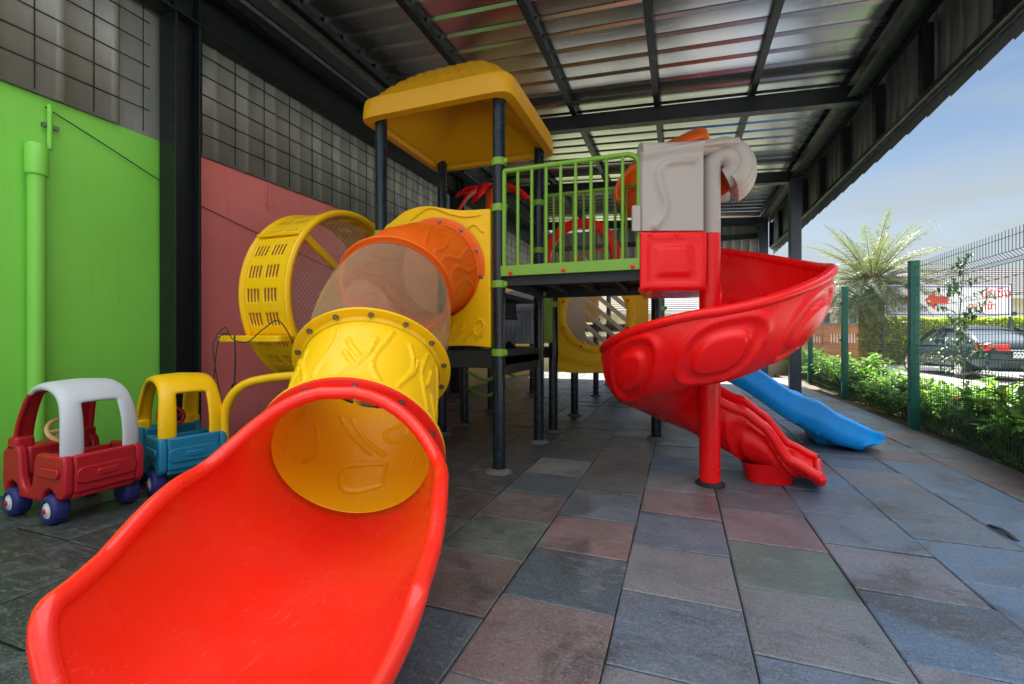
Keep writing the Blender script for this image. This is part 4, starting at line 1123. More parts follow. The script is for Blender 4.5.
# ------------------------------------------------------------------ toy cars
def toycar(label, pos, rz_, body, roofm, front, swheel):
    t = thing('toy_car', label, 'toy car', pos, rz_, 'ride on toy cars by the green wall')
    b = MB()
    # tub: stations along y, rounded section; hollowed cabin and door gaps
    f = fr((-.215, 0, 0), (0, 1, 0), (0, 0, 1), (1, 0, 0))
    side = [(-.365, .19), (-.37, .36), (-.345, .415), (-.04, .415), (-.015, .36), (.0, .26), (.03, .195), (.085, .175), (.13, .20), (.16, .27), (.175, .40), (.20, .44), (.30, .45), (.375, .40), (.385, .24), (.37, .15), (.33, .13), (.31, .20), (.25, .225), (.19, .20), (.165, .125), (-.10, .125), (-.135, .19), (-.19, .215), (-.25, .19), (-.27, .155), (-.33, .155)]
    b.prism(side, .05, f); b.prism(side, .05, fr((.165, 0, 0), (0, 1, 0), (0, 0, 1), (1, 0, 0)))
    b.box((0, -.345, .30), (.33, .05, .23)); b.box((0, -.19, .27), (.33, .27, .06)); b.box((0, -.06, .30), (.33, .04, .20))
    b.box((0, .285, .31), (.33, .19, .24)); b.box((0, .19, .34), (.328, .03, .18)); b.box((0, -.2, .17), (.33, .3, .04)); b.box((0, .27, .165), (.33, .2, .04))
    b.build('body', body, t, bevel=.022, smooth=40)
    b = MB(); b.prism(rrect(-.16, .16, -.05, .05, .04), .012, fr((0, -.372, .29), (-1, 0, 0), (0, 0, 1), (0, -1, 0))); b.prism(rrect(-.06, .06, -.02, .02, .018), .018, fr((0, -.372, .29), (-1, 0, 0), (0, 0, 1), (0, -1, 0))); b.build('rear_moulding', body, t, bevel=.006)
    for s_ in (-1, 1):
        b = MB(); b.prism(rrect(-.12, .12, -.03, .03, .028), .012, fr((.216 * s_, -.2, .31), (0, -s_, 0), (0, 0, 1), (s_, 0, 0))); b.build('side_moulding', body, t, bevel=.006)
    # roof with pillars
    prof_r = [(-.345, .40), (-.345, .52), (-.325, .64), (-.28, .745), (-.20, .815), (-.08, .85), (.04, .845), (.13, .81), (.20, .74), (.25, .64), (.285, .53), (.30, .43)]
    pr = [(p.x, p.y) for p in catmull([(a, z_, 0) for a, z_ in prof_r], 5)]
    xsr = [-.215, -.205, -.165, -.10, -.085, -.03, .03, .085, .10, .165, .205, .215]
    dr = [-.05, -.018, -.004, 0, 0, .005, .005, 0, 0, -.004, -.018, -.05]
    def build_part(i0, i1, mat, name):
        q = MB(); rows = []
        for i in range(i0, i1 + 1):
            y_, z_ = pr[i]; a = pr[max(0, i - 1)]; c_ = pr[min(len(pr) - 1, i + 1)]; tn = Vector((c_[0] - a[0], c_[1] - a[1])).normalized(); nn = Vector((-tn.y, tn.x))
            k_ = 1 - .10 * ss(.5, .85, z_)
            rows.append([(x_ * k_, y_ + nn.x * d_, z_ + nn.y * d_) for x_, d_ in zip(xsr, dr)])
        q.grid(rows, False, lambda i, j: 3 <= j <= 7 and not (14 <= i + i0 <= 36))
        return q.build(name, mat, t, smooth=60, solid=.028, subsurf=1)
    if front == roofm: build_part(0, len(pr) - 1, roofm, 'roof')
    else: build_part(0, 36, roofm, 'roof'); build_part(36, len(pr) - 1, front, 'front_pillars')
    # hub boxes of the pillars
    for s_ in (-1, 1): b = MB(); b.box((.165 * s_, .27, .45), (.10, .11, .09)); b.build('pillar_base', front, t, bevel=.02)
    # steering wheel
    b = MB(); ctr = Vector((-.02, .10, .515)); axn = Vector((0, -.8, .6)).normalized(); e1 = Vector((1, 0, 0)); e2 = axn.cross(e1)
    b.tube([ctr + (e1 * math.cos(2 * PI * k / 32) + e2 * math.sin(2 * PI * k / 32)) * .085 for k in range(32)], .013, 10, closed=True)
    b.tube([ctr - e1 * .08, ctr + e1 * .08], .011, 8); b.tube([ctr, ctr - axn * .10], .016, 10)
    b.build('steering_wheel', swheel, t)
    for x_, y_ in ((-.19, -.21), (.19, -.21), (-.19, .25), (.19, .25)):
        s_ = -1 if x_ < 0 else 1
        b = MB(); c_ = (x_, y_, .09); 
        pro = [(.02, -.045), (.072, -.045), (.085, -.036), (.09, -.02), (.09, .02), (.085, .036), (.072, .045), (.058, .047), (.054, .036), (.0001, .034)]
        b.lathe(pro, c_, (s_, 0, 0), 28)
        for k in range(14):
            a = 2 * PI * k / 14; b.box(Vector(c_) + Vector((0, .089 * math.cos(a), .089 * math.sin(a))), (.05, .014, .006), Matrix.Rotation(a - PI / 2, 3, 'X'))
        wl = b.build('wheel', 'navy', t, smooth=40)
        b = MB(); b.lathe([(.05, .035), (.046, .043), (.03, .045), (.022, .052), (.0001, .053)], c_, (s_, 0, 0), 20); b.build('hubcap', 'hub', wl)
        b = MB(); b.lathe([(.018, .052), (.014, .060), (.0001, .062)], c_, (s_, 0, 0), 14); b.build('hub_nut', 'toyred', wl)
    t.scale = (1.02, .90, 1.02); return t
toycar('red toy car with grey roof and peach steering wheel by the green wall', (-3.80, 1.86, 0), R(90), 'toyred', 'toygrey', 'toyred', 'peach')
toycar('blue toy car with yellow roof and red steering wheel by the black column', (-3.70, 2.46, 0), R(74), 'toyblue', 'yellow', 'yellow', 'toyred')
# ------------------------------------------------------------------ fence
FA = Vector((2.79, 7.2, 0)); FB = Vector((2.95, 10.35, 0)); FD = (FB - FA).normalized(); PL = 3.15
fn = thing('mesh_fence', 'tall green post and welded wire fence beside the planting strip', 'fence', FA)
for k in range(-3, 6):
    p = FD * (PL * k); b = MB(); rot = Matrix.Rotation(math.atan2(FD.y, FD.x), 3, 'Z')
    b.box(p + Vector((0, 0, 1.05)), (.085, .10, 2.12), rot); b.box(p + Vector((0, 0, 2.115)), (.093, .108, .02), rot)
    fp = b.build('fence_post', 'fencegreen', fn, bevel=.006)
    b = MB(); nrm = Vector((FD.y, -FD.x, 0))
    for z in (.35, 1.1, 1.8): b.box(p - nrm * .062 + Vector((0, 0, z)), (.05, .03, .05), rot)
    b.build('clip', 'fencegreen', fp)
for k in range(-3, 5):
    b = MB(); p0 = FD * (PL * k + .055); p1 = FD * (PL * (k + 1) - .055); nrm = Vector((FD.y, -FD.x, 0))
    zs = [.06]
    for bz_ in (.30, 1.0, 1.85): zs += [bz_ - .05, bz_, bz_ + .05]
    zs += [2.09]
    def off(z): return .045 if any(abs(z - q) < .001 for q in (.30, 1.0, 1.85)) else 0
    nvw = 60
    for i in range(nvw + 1):
        q = p0.lerp(p1, i / nvw)
        for a, c_ in zip(zs, zs[1:]):
            b.bar(q + nrm * off(a) + Vector((0, 0, a)), q + nrm * off(c_) + Vector((0, 0, c_)), .0036, .0036)
    hz = [.10] + [z for q in (.30, 1.0, 1.85) for z in (q - .05, q, q + .05)] + [.48, .65, .82, 1.18, 1.35, 1.52, 1.68, 2.03]
    for z in hz: b.bar(p0 + nrm * (off(z) + .005) + Vector((0, 0, z)), p1 + nrm * (off(z) + .005) + Vector((0, 0, z)), .0044, .0044)
    b.build('mesh_panel', 'wire', fn, smooth=0)

# ------------------------------------------------------------------ foliage
M['leaf_hedge'] = leafmat('shrub_leaf', (.10, .27, .02), (.24, .46, .05), .58, (.42, .36, .05))
M['leaf_dark'] = leafmat('sapling_leaf', (.025, .085, .03), (.07, .16, .045), .35)
M['leaf_vine'] = leafmat('vine_leaf', (.34, .34, .05), (.60, .52, .10), .55)
M['leaf_palm'] = leafmat('palm_leaf', (.085, .125, .04), (.19, .215, .075), .4)
M['leaf_wall'] = leafmat('clipped_leaf', (.26, .42, .04), (.48, .56, .08), .55)
M['leaf_tree'] = leafmat('tree_leaf', (.05, .11, .03), (.12, .18, .05), .35)
M['bark'] = simple('bark', (.20, .15, .10), .9, .35, 10, 0, .6)
M['stem'] = simple('green_stem', (.10, .10, .035), .7, .35, 12)
M['flower_o'] = simple('orange_petal', (.75, .22, .03), .6, .2)
class Leaves:
    def __init__(s): s.v = []; s.f = []; s.t = []
    def leaf(s, p, d, up, ln, wd, tone, droop=.25):
        d = d.normalized(); sd = d.cross(up)
        if sd.length < 1e-3: sd = Vector((1, 0, 0))
        sd.normalize(); n = sd.cross(d).normalized()
        o = len(s.v); m1 = p + d * ln * .38 + n * ln * .05; m2 = p + d * ln * .72 - n * ln * droop * .3; e = p + d * ln - n * ln * droop
        s.v += [p, m1 - sd * wd * .5 + n * wd * .16, m1, m1 + sd * wd * .5 + n * wd * .16, m2 - sd * wd * .4 + n * wd * .1, m2, m2 + sd * wd * .4 + n * wd * .1, e]
        fs = [(o, o + 2, o + 1), (o, o + 3, o + 2), (o + 1, o + 2, o + 5, o + 4), (o + 2, o + 3, o + 6, o + 5), (o + 4, o + 5, o + 7), (o + 5, o + 6, o + 7)]
        s.f += fs; s.t += [tone] * len(fs)
    def build(s, name, mat, parent):
        me = bpy.data.meshes.new(name); me.from_pydata([tuple(v) for v in s.v], [], s.f); me.update()
        me.materials.append(M[mat])
        a = me.attributes.new('tone', 'FLOAT', 'FACE'); a.data.foreach_set('value', s.t)
        me.polygons.foreach_set('use_smooth', [True] * len(me.polygons))
        o = bpy.data.objects.new(name, me); C.objects.link(o); o.parent = parent; return o
def rdir(rn, up=.2):
    v = Vector((rn.gauss(0, 1), rn.gauss(0, 1), rn.gauss(0, 1) + up)); return v.normalized()
def shrub(seed, h, rad, nst, size, mat='leaf_hedge'):
    rn = random.Random(seed); root = bpy.data.objects.new('leafy_shrub', None); C.objects.link(root)
    lv = Leaves(); b = MB()
    for k in range(nst):
        a = rn.uniform(0, 2 * PI); r0 = rad * .35 * rn.random(); r1 = rad * rn.uniform(.3, 1.0)
        base = Vector((r0 * math.cos(a), r0 * math.sin(a), 0)); hh = h * rn.uniform(.5, 1.0) * (1.08 - .35 * (r1 / rad))
        a2 = a + rn.uniform(-.6, .6); tip = Vector((r1 * math.cos(a2), r1 * math.sin(a2), hh)); mid = base.lerp(tip, .5) + Vector((0, 0, h * .08))
        pp = catmull([base, mid, tip], 6); b.tube(pp, [lerp(.009, .003, i / (len(pp) - 1)) for i in range(len(pp))], 5, caps=False)
        n_ = int(15 * hh / .6) + 4
        for i in range(n_):
            t = lerp(.36, 1.0, (i + rn.random()) / n_); q = t * (len(pp) - 1); i0 = min(int(q), len(pp) - 2); p = pp[i0].lerp(pp[i0 + 1], q - i0)
            d_ = rdir(rn, .25); d_.z = abs(d_.z) * .6 + rn.uniform(-.3, .25)
            tone = min(1, max(0, rn.gauss(.45, .25) + (t - .6) * .3))
            lv.leaf(p, d_, Vector((0, 0, 1)), size * rn.uniform(.6, 1.25), size * rn.uniform(.38, .55), tone, rn.uniform(.05, .5))
    b.build('stem', 'stem', root, smooth=60)
    lv.build('foliage', mat, root)
    return root
protos = [shrub(101 + i, h, r, n, s) for i, (h, r, n, s) in enumerate(((.75, .42, 30, .11), (.90, .45, 34, .12), (.62, .40, 30, .09), (1.05, .42, 26, .15), (.80, .46, 36, .10)))]
rn = random.Random(21); first = [True] * 5; cnt = 0
ORD = {}; NTH = ['first', 'second', 'third', 'fourth', 'fifth', 'sixth', 'seventh', 'eighth', 'ninth', 'tenth', 'eleventh', 'twelfth']
LOOK = ['mid green shrub', 'broad leaved shrub', 'low fine leaved shrub', 'tall glossy shrub', 'dense round shrub']
for row, x_off in ((0, .30), (1, .62)):
    y = 4.3 if row == 0 else 4.6
    while y < 17.5:
        ci = cnt % 5 if y > 6.9 else rn.choice((3, 1, 3, 4, 0))
        o = protos[ci]
        if first[ci]: first[ci] = False
        else: o = copy_tree(protos[ci])
        q = FA + FD * (y - FA.y); sc = rn.uniform(.75, 1.05) if y > 6.9 else rn.uniform(.80, 1.0)
        if 5.6 < y < 10.5: sc *= .80
        o.location = (q.x + x_off + rn.uniform(-.06, .06), y, -.03); o.rotation_euler = (0, 0, rn.uniform(0, 6.28)); o.scale = (sc, sc, sc * rn.uniform(.9, 1.1))
        band = 'behind the nearest mesh panel' if y < 7.2 else ('behind the second mesh panel' if y < 10.35 else ('behind the third mesh panel' if y < 13.5 else 'beyond the third fence post'))
        key = (row, band); ORD[key] = ORD.get(key, -1) + 1
        tag(o, f"{LOOK[ci]}, {NTH[ORD[key]]} along the {'front' if row == 0 else 'back'} row {band}", 'shrub', 'shrubs planted along the mesh fence')
        cnt += 1; y += rn.uniform(.42, .58)
for i, f_ in enumerate(first):
    if f_: bpy.data.objects.remove(protos[i])
# low ground cover at the fence foot
gc = Leaves(); rn = random.Random(8)
for k in range(3200):
    y = 3.8 + 13.5 * rn.random() ** 1.4; q = FA + FD * (y - FA.y); x = q.x + .10 + rn.random() * .9
    gc.leaf(Vector((x, y, -.03)), Vector((rn.gauss(0, .5), rn.gauss(0, .5), 1)), Vector((1, 0, .1)), rn.uniform(.08, .26), rn.uniform(.008, .022), rn.random() * .8, rn.uniform(.1, .6))
g_ = gc.build('ground_cover', 'leaf_hedge', None); tag(g_, 'grassy ground cover at the foot of the fence', 'ground cover', None, 'stuff')
# few orange blossoms
fb = Leaves()
for (y, xo, z, lb) in ((6.6, .18, .42, 'first orange blossom right of the nearest green fence post'), (6.45, .2, .40, 'second orange blossom right of the nearest green fence post'), (6.2, .25, .46, 'third orange blossom right of the nearest green fence post'), (8.2, .3, .55, 'orange blossom left of the nearest green fence post')):
    t = thing('orange_blossom', lb, 'flower', (FA.x + xo + (y - FA.y) * .05, y, z), 0, 'orange blossoms in the planting strip')
    lv = Leaves(); rr = random.Random(int(y * 10))
    for k in range(16): lv.leaf(Vector((0, 0, 0)), rdir(rr, .5), Vector((0, 0, 1)), .06, .035, .5, .2)
    lv.build('petal', 'flower_o', t)
    b = MB(); b.tube([(0, 0, -z), (0, 0, 0)], .004, 6); b.build('stalk', 'stem', t)

def at(px, d, z=0):
    xc = (px - 512) / F0 * d
    return Vector((xc * CS - d * SN, xc * SN + d * CS, z))
# sapling in front of the sign
sa = thing('sapling', 'slender dark leaved sapling growing up behind the wire fence', 'sapling', at(962, 6.9, -.03))
rn = random.Random(33); lv = Leaves(); b = MB()
tr = catmull([(0, 0, 0), (.03, .02, .7), (-.03, .0, 1.4), (.02, -.02, 2.35)], 8); b.tube(tr, [lerp(.013, .004, i / (len(tr) - 1)) for i in range(len(tr))], 7)
for k in range(34):
    t = rn.uniform(.30, 1.0); p = tr[int(t * (len(tr) - 1))]; a = rn.uniform(0, 2 * PI); ln = rn.uniform(.3, .7) * (1.2 - t * .8)
    e = p + Vector((math.cos(a) * ln, math.sin(a) * ln, rn.uniform(-.02, .22))); br = catmull([p, p.lerp(e, .5) + Vector((0, 0, .05)), e], 5)
    b.tube(br, .003, 5, caps=False)
    for i in range(15):
        q = br[min(len(br) - 1, int((.25 + .75 * i / 14) * (len(br) - 1)))]; lv.leaf(q, rdir(rn, .1), Vector((0, 0, 1)), rn.uniform(.07, .12), rn.uniform(.03, .05), rn.random(), .25)
b.build('stem', 'stem', sa); lv.build('foliage', 'leaf_dark', sa)

# ------------------------------------------------------------------ date palm
PB = at(872, 19.6, -.11)
pa = thing('date_palm', 'feathery pale date palm with a vine covered trunk across the street', 'palm tree', PB)
b = MB(); rn = random.Random(5); rows = []
for i in range(40):
    t = i / 39; z = 3.95 * t; r = lerp(.34, .25, t) + .08 * ss(.8, 1, t) + (.035 if i % 2 else 0)
    rows.append([(r * (1 + .10 * noise.noise(Vector((math.cos(a) * 2, math.sin(a) * 2, z * 3)))) * math.cos(a), r * (1 + .1 * noise.noise(Vector((math.cos(a) * 2 + 5, math.sin(a) * 2, z * 3)))) * math.sin(a), z) for a in [2 * PI * j / 24 for j in range(24)]])
b.grid(rows, True)
for k in range(90):                                    # old leaf bases
    a = rn.uniform(0, 2 * PI); z = rn.uniform(1.2, 3.7); r = .29
    b.bar((r * math.cos(a), r * math.sin(a), z), ((r + .22) * math.cos(a), (r + .22) * math.sin(a), z + .22), .07, .035)
b.build('trunk', 'bark', pa, smooth=60)
lv = Leaves(); st = MB()
for k in range(120):
    a = 2.39996 * k; el = R(lerp(78, -50, (k / 119) ** .70)) + rn.gauss(0, .10); ln = rn.uniform(2.4, 3.1) * (1.0 if el > -.2 else .8)
    p = Vector((.12 * math.cos(a), .12 * math.sin(a), 3.75)); d_ = Vector((math.cos(a) * math.cos(el), math.sin(a) * math.cos(el), math.sin(el)))
    pts = [p.copy()]; n_ = 14
    for i in range(n_):
        d_ = (d_ + Vector((0, 0, -.030 - .055 * i / n_))).normalized(); d_ = (d_ + rdir(rn) * .012).normalized(); p = p + d_ * ln / n_; pts.append(p.copy())
    st.tube(pts, [lerp(.022, .004, i / n_) for i in range(n_ + 1)], 4, caps=False)
    for i in range(58):
        t = .14 + .86 * i / 57; q = t * n_; i0 = min(int(q), n_ - 1); c_ = pts[i0].lerp(pts[i0 + 1], q - i0); dd = (pts[i0 + 1] - pts[i0]).normalized()
        sd = dd.cross(Vector((0, 0, 1))); 
        if sd.length < .05: sd = Vector((-math.sin(a), math.cos(a), 0))
        sd.normalize(); up = sd.cross(dd)
        for s_ in (-1, 1):
            l_ = .44 * math.sin(PI * min(1, t * .78 + .2)) ** .7 * rn.uniform(.8, 1.1)
            lv.leaf(c_, sd * s_ * .8 + dd * rn.uniform(.4, .9) + up * rn.uniform(-.15, .45), up, l_, .022, min(1, max(0, rn.gauss(.5, .25))), .2)
st.build('frond_stalk', 'stem', pa); lv.build('crown', 'leaf_palm', pa)
lv = Leaves()
for k in range(2600):
    a = rn.uniform(0, 2 * PI); z = rn.uniform(.0, 3.4); r = .30 + .30 * abs(noise.noise(Vector((math.cos(a) * 1.5, math.sin(a) * 1.5, z)))) * rn.random() + .05
    lv.leaf(Vector((r * math.cos(a), r * math.sin(a), z)), Vector((math.cos(a), math.sin(a), rn.uniform(-1, .4))), Vector((0, 0, 1)), rn.uniform(.10, .2), rn.uniform(.07, .12), rn.random(), .4)
lv.build('vine', 'leaf_vine', pa)

# ------------------------------------------------------------------ clipped hedge wall, sign, car
def leafbox(name, label, p0, p1, h, th, n, mat, cat, size=.12, z0=-.11):
    p0, p1 = Vector(p0), Vector(p1); d_ = (p1 - p0); Ln = d_.length; d_.normalize(); nr = Vector((d_.y, -d_.x, 0)); mid = (p0 + p1) / 2
    t = thing(name, label, cat, (mid.x, mid.y, z0)); rn = random.Random(len(label)); lv = Leaves()
    for k in range(n):
        u_ = rn.uniform(-.5, .5) * Ln; side = rn.random()
        top = h + .12 * noise.noise(Vector((u_ * .9, 3, 0))) 
        if side < .72: q = Vector((0, 0, rn.uniform(0, top))) + nr * (-th / 2 if rn.random() < .8 else th / 2) * 1.0; n_ = -nr
        else: q = Vector((0, 0, top)) + nr * rn.uniform(-th / 2, th / 2); n_ = Vector((0, 0, 1))
        q += d_ * u_ + rdir(rn) * .07
        tone = min(1, max(0, .5 + .6 * noise.noise(Vector((u_ * 1.2, q.z * 1.5, 1))) + rn.gauss(0, .18)))
        lv.leaf(q, n_ * .5 + rdir(rn), Vector((0, 0, 1)), size * rn.uniform(.6, 1.2), size * rn.uniform(.45, .7), tone, .3)
    lv.build('foliage', mat, t)
    b = MB(); b.box((0, 0, h / 2 - .06), (Ln - .2, th - .22, h - .12), Matrix.Rotation(math.atan2(d_.y, d_.x), 3, 'Z')); b.build('branch_core', 'stem', t, smooth=0)
    return t
leafbox('clipped_hedge', 'bright clipped hedge wall behind the parked car and banner', at(876, 20.6), at(1120, 20.0), 2.05, .7, 15000, 'leaf_wall', 'hedge', .16)
# banner
SD = 18.6
sgn = thing('banner_sign', 'white banner with purple frame, red arrow and red Thai lettering on steel legs', 'sign', at(947, SD, 0))
e1 = Vector((CS, SN, 0)); e1 = (e1 + Vector((.0, .0, 0))).normalized(); nrm = Vector((SN, -CS, 0))
SW, SH, SZ = 126 * SD / F0, 31.5 * SD / F0, H0 + (338 - 316.5) * SD / F0
fs = fr((0, 0, SZ), e1, (0, 0, 1), nrm)
M['banner'] = simple('banner_vinyl', (.78, .77, .80), .5, .04, 3)
M['violet'] = simple('violet_frame', (.20, .15, .42), .5, .1)
M['sign_red'] = simple('sign_red', (.80, .045, .03), .5, .1)
M['sign_ink'] = simple('sign_ink', (.10, .08, .20), .5, .1)
b = MB(); b.prism([(-SW / 2, 0), (SW / 2, 0), (SW / 2, SH), (-SW / 2, SH)], .03, fs); bp_ = b.build('panel', 'banner', sgn, smooth=0)
b = MB(); o_ = [(-SW / 2 + .06, .05), (SW / 2 - .06, .05), (SW / 2 - .06, SH - .05), (-SW / 2 + .06, SH - .05)]; i_ = [(-SW / 2 + .11, .10), (SW / 2 - .11, .10), (SW / 2 - .11, SH - .10), (-SW / 2 + .11, SH - .10)]
b.ringprism(o_, i_, .008, fr(fs @ Vector((0, 0, .03)), e1, (0, 0, 1), nrm)); b.build('border', 'violet', bp_, smooth=0)
def sgn_poly(pts, name, mat):
    b = MB(); b.prism(pts, .008, fr(fs @ Vector((0, 0, .031)), e1, (0, 0, 1), nrm)); return b.build(name, mat, bp_, smooth=0)
u = SD / F0
ax_ = (924 - 947) * u; az = SH * .52
sgn_poly([(ax_, az), (ax_ + .42, az + .40), (ax_ + .42, az + .17), (ax_ + .95, az + .13), (ax_ + .95, az - .13), (ax_ + .42, az - .17), (ax_ + .42, az - .40)], 'arrow', 'sign_red')
sgn_poly([(-SW / 2 + .9, .36), (-.85, .36), (-.85, .39), (-SW / 2 + .9, .39)], 'ink_rule', 'sign_ink')
sgn_poly([(ax_ - .95, az + .02), (ax_ - .7, az + .2), (ax_ - .55, az + .12), (ax_ - .7, az - .1)], 'logo', 'sign_red')
def text(body, x, z, size, mat, name):
    cu = bpy.data.curves.new(name, 'FONT'); cu.body = body; cu.size = size; cu.extrude = .004; cu.align_x = 'LEFT'
    o = bpy.data.objects.new(name, cu); C.objects.link(o)
    dg = bpy.context.evaluated_depsgraph_get(); me = bpy.data.meshes.new_from_object(o.evaluated_get(dg))
    bpy.data.objects.remove(o)
    r = bpy.data.objects.new(name, me); C.objects.link(r); r.parent = bp_; me.materials.clear(); me.materials.append(M[mat])
    r.matrix_local = fr(fs @ Vector((x, z, .036)), e1, (0, 0, 1), nrm); return r
text('ปุยซิ่ง', 35 * u - .1, SH * .60, .55, 'sign_red', 'lettering')
text('ทางเข้า', 20 * u, SH * .22, .42, 'sign_red', 'lettering')
text('K.\u0e23\u0e31\u0e15\u0e19\u0e4c', -50 * u, .16, .26, 'sign_ink', 'lettering')
text('Ku', -29 * u + .05, .2, .26, 'sign_ink', 'lettering')
for x in (-SW / 2 - .02, SW / 2 + .02): b = MB(); b.tube([fs @ Vector((x, -SZ - .11, .0)), fs @ Vector((x, SH + .03, .0))], .035, 10); b.build('leg', 'greymetal', sgn)

# parked car: lofted body
M['carpaint'] = simple('dark_teal_car_paint', (.012, .032, .038), .2, .12, 2); M['glass'] = simple('car_glass', (.05, .065, .085), .16, .1)
M['tail'] = simple('tail_lamp', (.62, .025, .015), .2, .2, 20); M['chrome'] = simple('chrome', (.6, .6, .6), .15, .1, 5, 1); M['tyre'] = simple('tyre', (.02, .02, .02), .8, .2)
M['plate'] = simple('plate_white', (.6, .6, .6), .4, .1)
ce = at(960, 13.2, -.03) + Vector((.86, 1.42, 0))
car = thing('parked_car', 'dark green sedan parked in front of the clipped hedge', 'car', ce, R(1)); car.scale = (1.04, 1.04, 1.06)
# local: +Y forward, rear at -2.25
def st(y):
    hw = interp(y, [-2.28, -2.1, -1.6, 0, 1.5, 2.0, 2.28], [.66, .80, .87, .90, .88, .78, .58])
    zb = interp(y, [-2.28, -2.0, 1.9, 2.28], [.42, .24, .22, .36])
    zt = interp(y, [-2.28, -2.15, -1.5, -.4, 1.0, 2.05, 2.28], [.92, 1.03, 1.04, .98, .95, .80, .62])
    return hw, zb, zt
b = MB(); rows = []
for i in range(61):
    y = -2.28 + 4.56 * i / 60; hw, zb, zt = st(y); row = []
    for j in range(32):
        a = 2 * PI * j / 32; c_, s_ = math.cos(a), math.sin(a); k = (abs(c_) ** 4 + abs(s_) ** 4) ** -.25
        row.append((c_ * k * hw, y, (zb + zt) / 2 + s_ * k * (zt - zb) / 2))
    rows.append(row)
b.grid(rows, True); b.add(rows[0], [tuple(range(32))]); b.add(rows[-1], [tuple(reversed(range(32)))]); b.build('body', 'carpaint', car, smooth=50)
b = MB(); rows = []
for i in range(41):
    t = i / 40; y = lerp(-1.85, 1.15, t); zr = interp(y, [-1.85, -1.1, -.5, 0, .45, 1.15], [1.0, 1.28, 1.42, 1.45, 1.40, .93]); zb = .9
    w0 = .80; w1 = interp(zr, [.95, 1.45], [.74, .58]); row = []
    for (xx, f_) in ((-1, 0), (-.97, .25), (-.9, .7), (-.8, .93), (-.5, 1), (0, 1.01), (.5, 1), (.8, .93), (.9, .7), (.97, .25), (1, 0)): row.append((xx * lerp(w0, w1, f_), y, lerp(zb, zr, f_)))
    rows.append(row)
b.grid(rows); b.build('cabin_glass', 'glass', car, smooth=40)
b = MB(); rows = []
for i in range(21):
    y = lerp(-.85, .55, i / 20); zr = interp(y, [-1.85, -1.1, -.5, 0, .45, 1.15], [1.0, 1.28, 1.42, 1.45, 1.40, .93]) + .012
    rows.append([(x_ * .60, y, zr + .012 * (1 - x_ * x_) - .05 * abs(x_) ** 6) for x_ in [-1 + .2 * j for j in range(11)]])
b.grid(rows); b.build('roof', 'carpaint', car, solid=.03)
for s_ in (-1, 1):
    for (ya, za, yb, zb_) in ((-1.75, 1.03, -.8, 1.38), (.05, .97, -.02, 1.43), (1.1, .95, .45, 1.40)): b = MB(); b.bar((s_ * .79, ya, za), (s_ * .61, yb, zb_), .05, .09); b.build('pillar', 'carpaint', car)
    b = MB(); b.box((s_ * .56, -2.20, .86), (.56, .16, .17), Matrix.Rotation(R(14 * s_), 3, 'Z')); b.box((s_ * .80, -2.02, .87), (.06, .26, .12), Matrix.Rotation(R(8 * s_), 3, 'Z')); b.build('tail_lamp', 'tail', car, bevel=.03)
    b = MB(); b.box((s_ * .97, .75, 1.02), (.16, .1, .12)); b.build('mirror', 'carpaint', car, bevel=.03)
    b = MB(); b.box((s_ * .9, -.35, .78), (.03, .2, .03)); b.build('handle', 'chrome', car); b = MB(); b.box((s_ * .9, .65, .78), (.03, .2, .03)); b.build('handle', 'chrome', car)
    for y in (-1.38, 1.40):
        b = MB(); b.lathe([(.15, -.1), (.29, -.1), (.32, -.07), (.32, .07), (.29, .1), (.21, .1), (.20, .05), (.0001, .05)], (s_ * .82, y, .32), (s_, 0, 0), 28); wh = b.build('wheel', 'tyre', car, smooth=40)
        b = MB()
        for k in range(10): a = 2 * PI * k / 10; b.bar((s_ * .885, y, .32), (s_ * .905, y + .205 * math.cos(a), .32 + .205 * math.sin(a)), .03, .035)
        b.lathe([(.19, .075), (.215, .095), (.215, .105), (.19, .085)], (s_ * .82, y, .32), (s_, 0, 0), 28); b.build('rim', 'chrome', wh)
b = MB(); b.box((0, -2.27, .44), (1.5, .12, .22)); b.build('rear_bumper', 'carpaint', car, bevel=.05)
b = MB(); b.box((0, -2.30, .80), (.8, .03, .03)); b.build('boot_trim', 'chrome', car)
b = MB(); b.box((0, -2.31, .68), (.48, .02, .15)); b.build('number_plate', 'plate', car)
b = MB(); b.box((0, -2.336, .42), (.9, .02, .10)); b.box((.5, -2.32, .3), (.14, .1, .06)); b.build('diffuser', 'rubber', car, bevel=.01)

